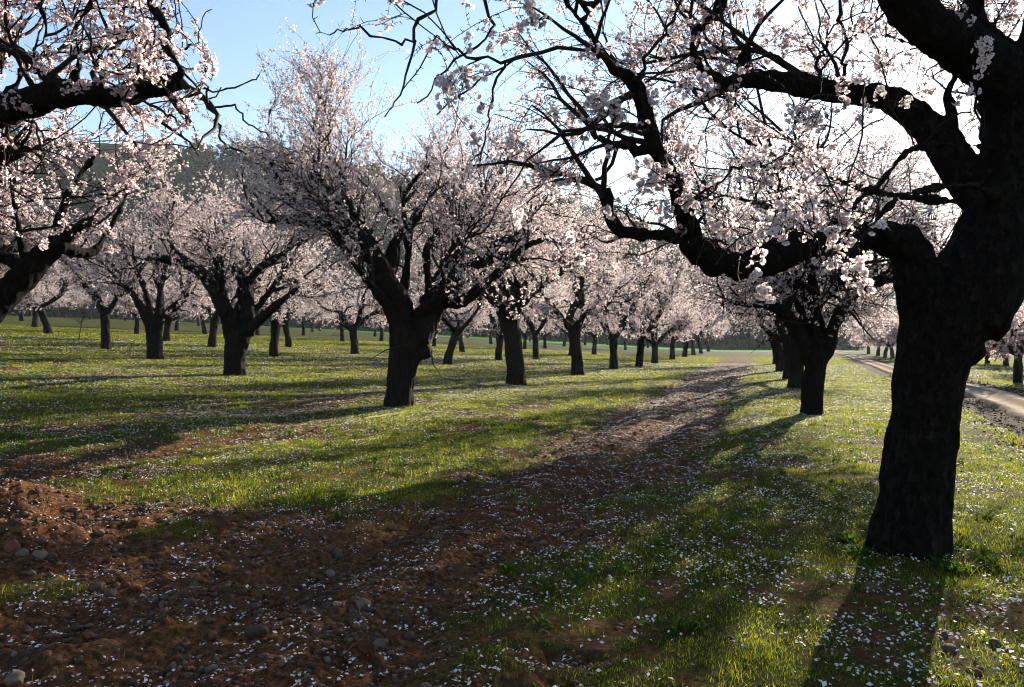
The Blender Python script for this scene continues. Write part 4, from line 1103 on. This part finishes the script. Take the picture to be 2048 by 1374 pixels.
P[:, :, 2] = np.maximum(P[:, :, 2], ground_z(P[:, :, 0].ravel(), P[:, :, 1].ravel()).reshape(n, 4) + .003)
va, qa, _ = tubes(P, np.repeat(np.linspace(.0028, .0012, 4)[None], n, 0), 4)
cc = np.array([(.06, .04, .028), (.20, .15, .08), (.12, .09, .055)])[rng.integers(0, 3, n)]
tag(link('twig_litter', make_mesh('twig_litter', va, qa, None, np.repeat(cc, 16, 0), False, M['petal'])), 'bits of dry twig and stalk on the ground', 'litter', kind='stuff')

V3, T3 = ico(3)
STONES = [  # px, py, width px, colour (0 grey, 1 brown, 2 rust, 3 pale)
    (509, 1276, 44, 0, 'largest grey stone in the bare soil, rounded, petals piled against its side'),
    (421, 1279, 28, 2, 'rust red stone just left of the largest grey stone'),
    (104, 1336, 38, 2, 'reddish stone leaning on a smaller one near the lowest corner of bare soil'),
    (90, 1314, 24, 2, 'smaller reddish stone propped behind the leaning one'),
    (24, 1368, 42, 3, 'tan flat-topped stone at the very corner of the bare soil'),
    (189, 1185, 34, 0, 'grey slab-like stone beside the dark grass tuft on the soil'),
    (217, 1193, 28, 0, 'broad dull stone right of the slab-like grey one'),
    (178, 1281, 28, 2, 'rust stone with a broken face above the leaning pair'),
    (372, 1211, 26, 0, 'oval grey stone between two scattered heaps of petals'),
    (323, 1217, 14, 3, 'small pale stone in a group of three left of the oval grey stone'),
    (332, 1209, 10, 3, 'upright pale chip touching the small pale stone'),
    (338, 1346, 30, 0, 'angular dark grey stone low in the bare soil among petals'),
    (368, 1325, 30, 1, 'flat brown stone above the angular dark grey one'),
    (658, 1153, 26, 3, 'smooth light oval stone in the middle of the bare strip'),
    (674, 1117, 30, 1, 'half buried brown stone above the smooth light oval one'),
    (822, 1147, 26, 0, 'grey pointed stone at the ridge of sunlit soil'),
    (817, 1279, 30, 0, 'rounded grey stone half under the turf edge of the strip'),
    (756, 1295, 28, 3, 'pale blocky stone near the turf edge with petals beside it'),
    (651, 1278, 20, 0, 'grey stone in a bed of petals right of the largest stone'),
    (575, 1252, 24, 2, 'rusty lump of stone below the ridge of sunlit soil'),
    (724, 1218, 34, 3, 'pinkish flat stone lit by the sun on the soil ridge'),
    (612, 1073, 20, 1, 'small brown stone by the far grass edge of the strip'),
    (532, 1113, 20, 1, 'low tan stone left of the half buried brown stone'),
    (782, 1060, 22, 1, 'flat stone at the upper part of the bare strip'),
    (17, 1104, 36, 2, 'sunlit orange stone on the earth mound'),
    (42, 1114, 22, 3, 'pale splinter of stone beside the sunlit orange stone'),
    (74, 1121, 34, 3, 'long pale stone lying below the earth mound'),
    (208, 1090, 24, 2, 'orange stone in the runnel right of the earth mound'),
    (198, 1071, 22, 3, 'light grey stone in the runnel above the orange one'),
    (166, 1038, 16, 3, 'whitish stone at the shoulder of the earth mound'),
    (145, 1023, 16, 2, 'red round stone on top of the earth mound'),
    (71, 1061, 14, 2, 'small red stone on the face of the earth mound'),
    (332, 1075, 28, 2, 'rust coloured stone where grass meets the soil'),
    (248, 998, 10, 3, 'small sunlit stone at the sunny grass edge'),
    (156, 1326, 22, 1, 'greyish stone between the leaning stone and the petals'),
    (97, 1121, 30, 1, 'dull elongated stone below the mound, next to the long pale one'),
    (1901, 1307, 32, 1, 'round brown stone in the turf right of the trunk shadow'),
    (1891, 1278, 26, 1, 'tan stone just above the round brown one in the turf'),
    (1919, 1243, 26, 0, 'dark stone in the turf near the foot of the big dark tree'),
    (1996, 1295, 30, 0, 'dark grey stone in the turf away from the trunk shadow'),
    (1959, 1350, 22, 2, 'reddish stone low in the sunlit turf'),
    (1749, 1184, 34, 1, 'brown stone inside the trunk shadow below the big dark tree'),
    (1766, 1292, 24, 1, 'small stone deep in the trunk shadow among petals'),
    (1251, 1007, 34, 1, 'broad low stone on the bank between bare strip and turf'),
    (1036, 1062, 16, 1, 'small brown stone on the turf side of the bare strip'),
]
rs = np.random.default_rng(9)
for x, y, w, c, lab in STONES:
    p = px_ground(x, y, ground_z); r = w / FPX * p[1] * .5
    sc3 = rs.uniform(.85, 1.15, 3) * np.array([1.0, .85, .68])
    v = V3 * sc3
    k = rs.normal(size=(7, 3)); k = norm(k)                # knock facets into it
    for q in k:
        h = v @ q; lim = rs.uniform(.42, .8)
        v = v - np.maximum(h - lim, 0)[:, None] * q * .85
    v = v * (1 + .5 * (vn3(v * 1.5 + rs.uniform(0, 50), 5) - .5) + .14 * (vn3(v * 4.5 + 9, 6) - .5))[:, None] * r
    col = np.array([(.066, .050, .038), (.080, .050, .032), (.13, .052, .027), (.14, .10, .070)][c])
    me = make_mesh('stone', v, None, T3, np.broadcast_to(col, v.shape), True, M['stone'])
    o = tag(link('stone', me), lab, 'stone', 'stones lying in the orchard soil')
    o.location = (p[0], p[1] + r * .5, p[2] + r * .16); o.rotation_euler = (0, 0, rs.uniform(0, 6.28))

# ------------------------------------------------------------------ hills and their wood
def hill_mat(name, lo, hi):
    m, nt, b = new_mat(name)
    ge = N(nt, 'ShaderNodeNewGeometry')
    n = N(nt, 'ShaderNodeTexNoise', Scale=.06, Detail=9.0, Roughness=.7); nt.links.new(ge.outputs['Position'], n.inputs['Vector'])
    c = N(nt, 'ShaderNodeValToRGB'); c.color_ramp.elements[0].position = .4; c.color_ramp.elements[0].color = (*lo, 1)
    c.color_ramp.elements[1].position = .6; c.color_ramp.elements[1].color = (*hi, 1)
    nt.links.new(n.outputs[0], c.inputs[0]); nt.links.new(c.outputs[0], b.inputs['Base Color']); b.inputs['Roughness'].default_value = 1
    b.inputs['Specular IOR Level'].default_value = 0
    bp = N(nt, 'ShaderNodeBump', Strength=1.0, Distance=2.0); nt.links.new(n.outputs[0], bp.inputs['Height']); nt.links.new(bp.outputs[0], b.inputs['Normal'])
    return m
M['hill'] = hill_mat('scrub_hill', (.022, .020, .011), (.13, .092, .062))
M['far_hill'] = hill_mat('wooded_hill', (.014, .02, .016), (.035, .04, .03))
R1, R2_ = 430.0, 900.0
def ridge1(px):     # height in photo pixels above the eye line, by photo column
    return np.interp(px, [-2200, -900, -300, 60, 230, 330, 450, 620, 800, 1000, 1150, 1240, 1330, 1420, 1520, 1700], [200, 330, 400, 395, 378, 364, 352, 325, 298, 272, 248, 222, 178, 125, 60, -20])
def ridge2(px):
    return np.interp(px, [-600, 600, 1000, 1300, 1500, 1650, 1760, 1900, 2048, 2400, 3200], [60, 150, 200, 195, 165, 140, 128, 122, 112, 120, 160])
def hill_mesh(name, ridge, rr, a0, a1, foot, seed, mat):
    na, nr = 260, 70
    a = np.radians(np.linspace(a0, a1, na)); t = np.linspace(0, 1.25, nr)
    A, T = np.meshgrid(a, t)
    H = ridge(CX + FPX * np.tan(np.clip(A, -1.1, 1.1))) / FPX * rr * np.cos(A)
    D = (foot + (rr - foot) * T)
    X, Y = D * np.sin(A), D * np.cos(A)
    prof = np.where(T < 1, sstep(-.15, 1.0, T) ** 1.15, 1 - 1.5 * (T - 1) ** 2)
    Z = CH + H * prof + (fbm2(X * .02, Y * .02, 5, seed) - .5) * .24 * np.abs(H).clip(20) * sstep(0, .25, T) * (1 - .6 * sstep(.8, 1, T)) - 6 * (1 - sstep(0, .12, T))
    V = np.stack([X.ravel(), Y.ravel(), Z.ravel()], 1)
    i = np.arange(nr - 1)[:, None] * na; j = np.arange(na - 1)[None]
    Qd = np.stack([i + j, i + j + 1, i + na + j + 1, i + na + j], -1).reshape(-1, 4)
    return make_mesh(name, V, Qd, None, None, True, mat), V
h1, hv1 = hill_mesh('hill', ridge1, R1, -68, 24, 190, 31, M['hill'])
h2, hv2 = hill_mesh('far_hill', ridge2, R2_, -20, 66, 560, 41, M['far_hill'])
tag(link('hill', h1), kind='structure'); tag(link('far_hill', h2), kind='structure')

def forest(V, n, seed, size, cover, col0, na=260, nr=70):
    rg = np.random.default_rng(seed)
    i = rg.integers(0, na - 1, n * 3); j = rg.integers(2, nr - 2, n * 3)
    p = V[j * na + i] + (V[j * na + i + 1] - V[j * na + i]) * rg.random((n * 3, 1)) + (V[(j + 1) * na + i] - V[j * na + i]) * rg.random((n * 3, 1))
    k = cover(p, j / (nr / 1.25)) > rg.random(n * 3)
    p = p[k][:n]; n = len(p)
    m = 46
    h = size * rg.uniform(.5, 1.2, n)
    u = rg.normal(size=(n, m, 3)); u = norm(u) * rg.random((n, m, 1)) ** .4
    c = p[:, None] + (u * np.array([.42, .42, .5]) + np.array([0, 0, .5])) * h[:, None, None]
    ax = norm(rg.normal(size=(n, m, 3))); ay = norm(np.cross(ax, rg.normal(size=(n, m, 3))))
    s = (h[:, None] * rg.uniform(.08, .17, (n, m)))[..., None]
    v = np.stack([c - ax * s, c + ax * s, c + ay * s * 1.5], 2).reshape(-1, 3)
    col = np.array(col0) * rg.uniform(.6, 1.4, (n, 1, 1)) * rg.uniform(.8, 1.2, (n, m, 1)) * np.array([1, 1, 1])
    return v, np.arange(len(v)).reshape(-1, 3), np.repeat(col.reshape(-1, 3), 3, 0)
def cov1(p, t):
    px = CX + FPX * p[:, 0] / p[:, 1]
    return np.where(t < .52 + .2 * (vn2(p[:, 0] * .02, p[:, 1] * .02, 2) - .5), .9, .05 + .45 * (vn2(p[:, 0] * .03, p[:, 1] * .03, 7) > .70)) * np.where((px > 330) & (t > .86), 1.6, 1)
fv, ft, fc = forest(hv1, 3600, 3, 8.5, cov1, (.018, .026, .009))
gv, gt, gc = forest(hv2, 3600, 4, 15, lambda p, t: .9 * (t > .07), (.014, .024, .016))
tag(link('forest', make_mesh('forest', np.vstack([fv, gv]), None, np.vstack([ft, gt + len(fv)]), np.vstack([fc, gc]), False, M['wood'])), 'dark scrub and pine wood on the hillsides behind the orchard', 'forest', kind='stuff')

# ------------------------------------------------------------------ haze
HAZE = 0.00013
if HAZE:
    x0, x1, y0, y1, z0, z1 = -1450, 1450, -1450, 1450, -12, 150
    hv = np.array([(x, y, z) for z in (z0, z1) for y in (y0, y1) for x in (x0, x1)], float)
    hq = [(0, 2, 3, 1), (4, 5, 7, 6), (0, 1, 5, 4), (2, 6, 7, 3), (0, 4, 6, 2), (1, 3, 7, 5)]
    hm = bpy.data.materials.new('thin_air_haze'); hm.use_nodes = True; nt = hm.node_tree
    nt.nodes.remove(nt.nodes['Principled BSDF'])
    pv = nt.nodes.new('ShaderNodeVolumePrincipled'); pv.inputs['Density'].default_value = HAZE
    pv.inputs['Color'].default_value = (.82, .92, 1.0, 1); pv.inputs['Anisotropy'].default_value = 0.3
    nt.links.new(pv.outputs[0], nt.nodes['Material Output'].inputs['Volume'])
    tag(link('haze', make_mesh('haze', hv, hq, None, None, False, hm)), 'thin bluish air between the orchard and the hills', 'haze', kind='stuff')
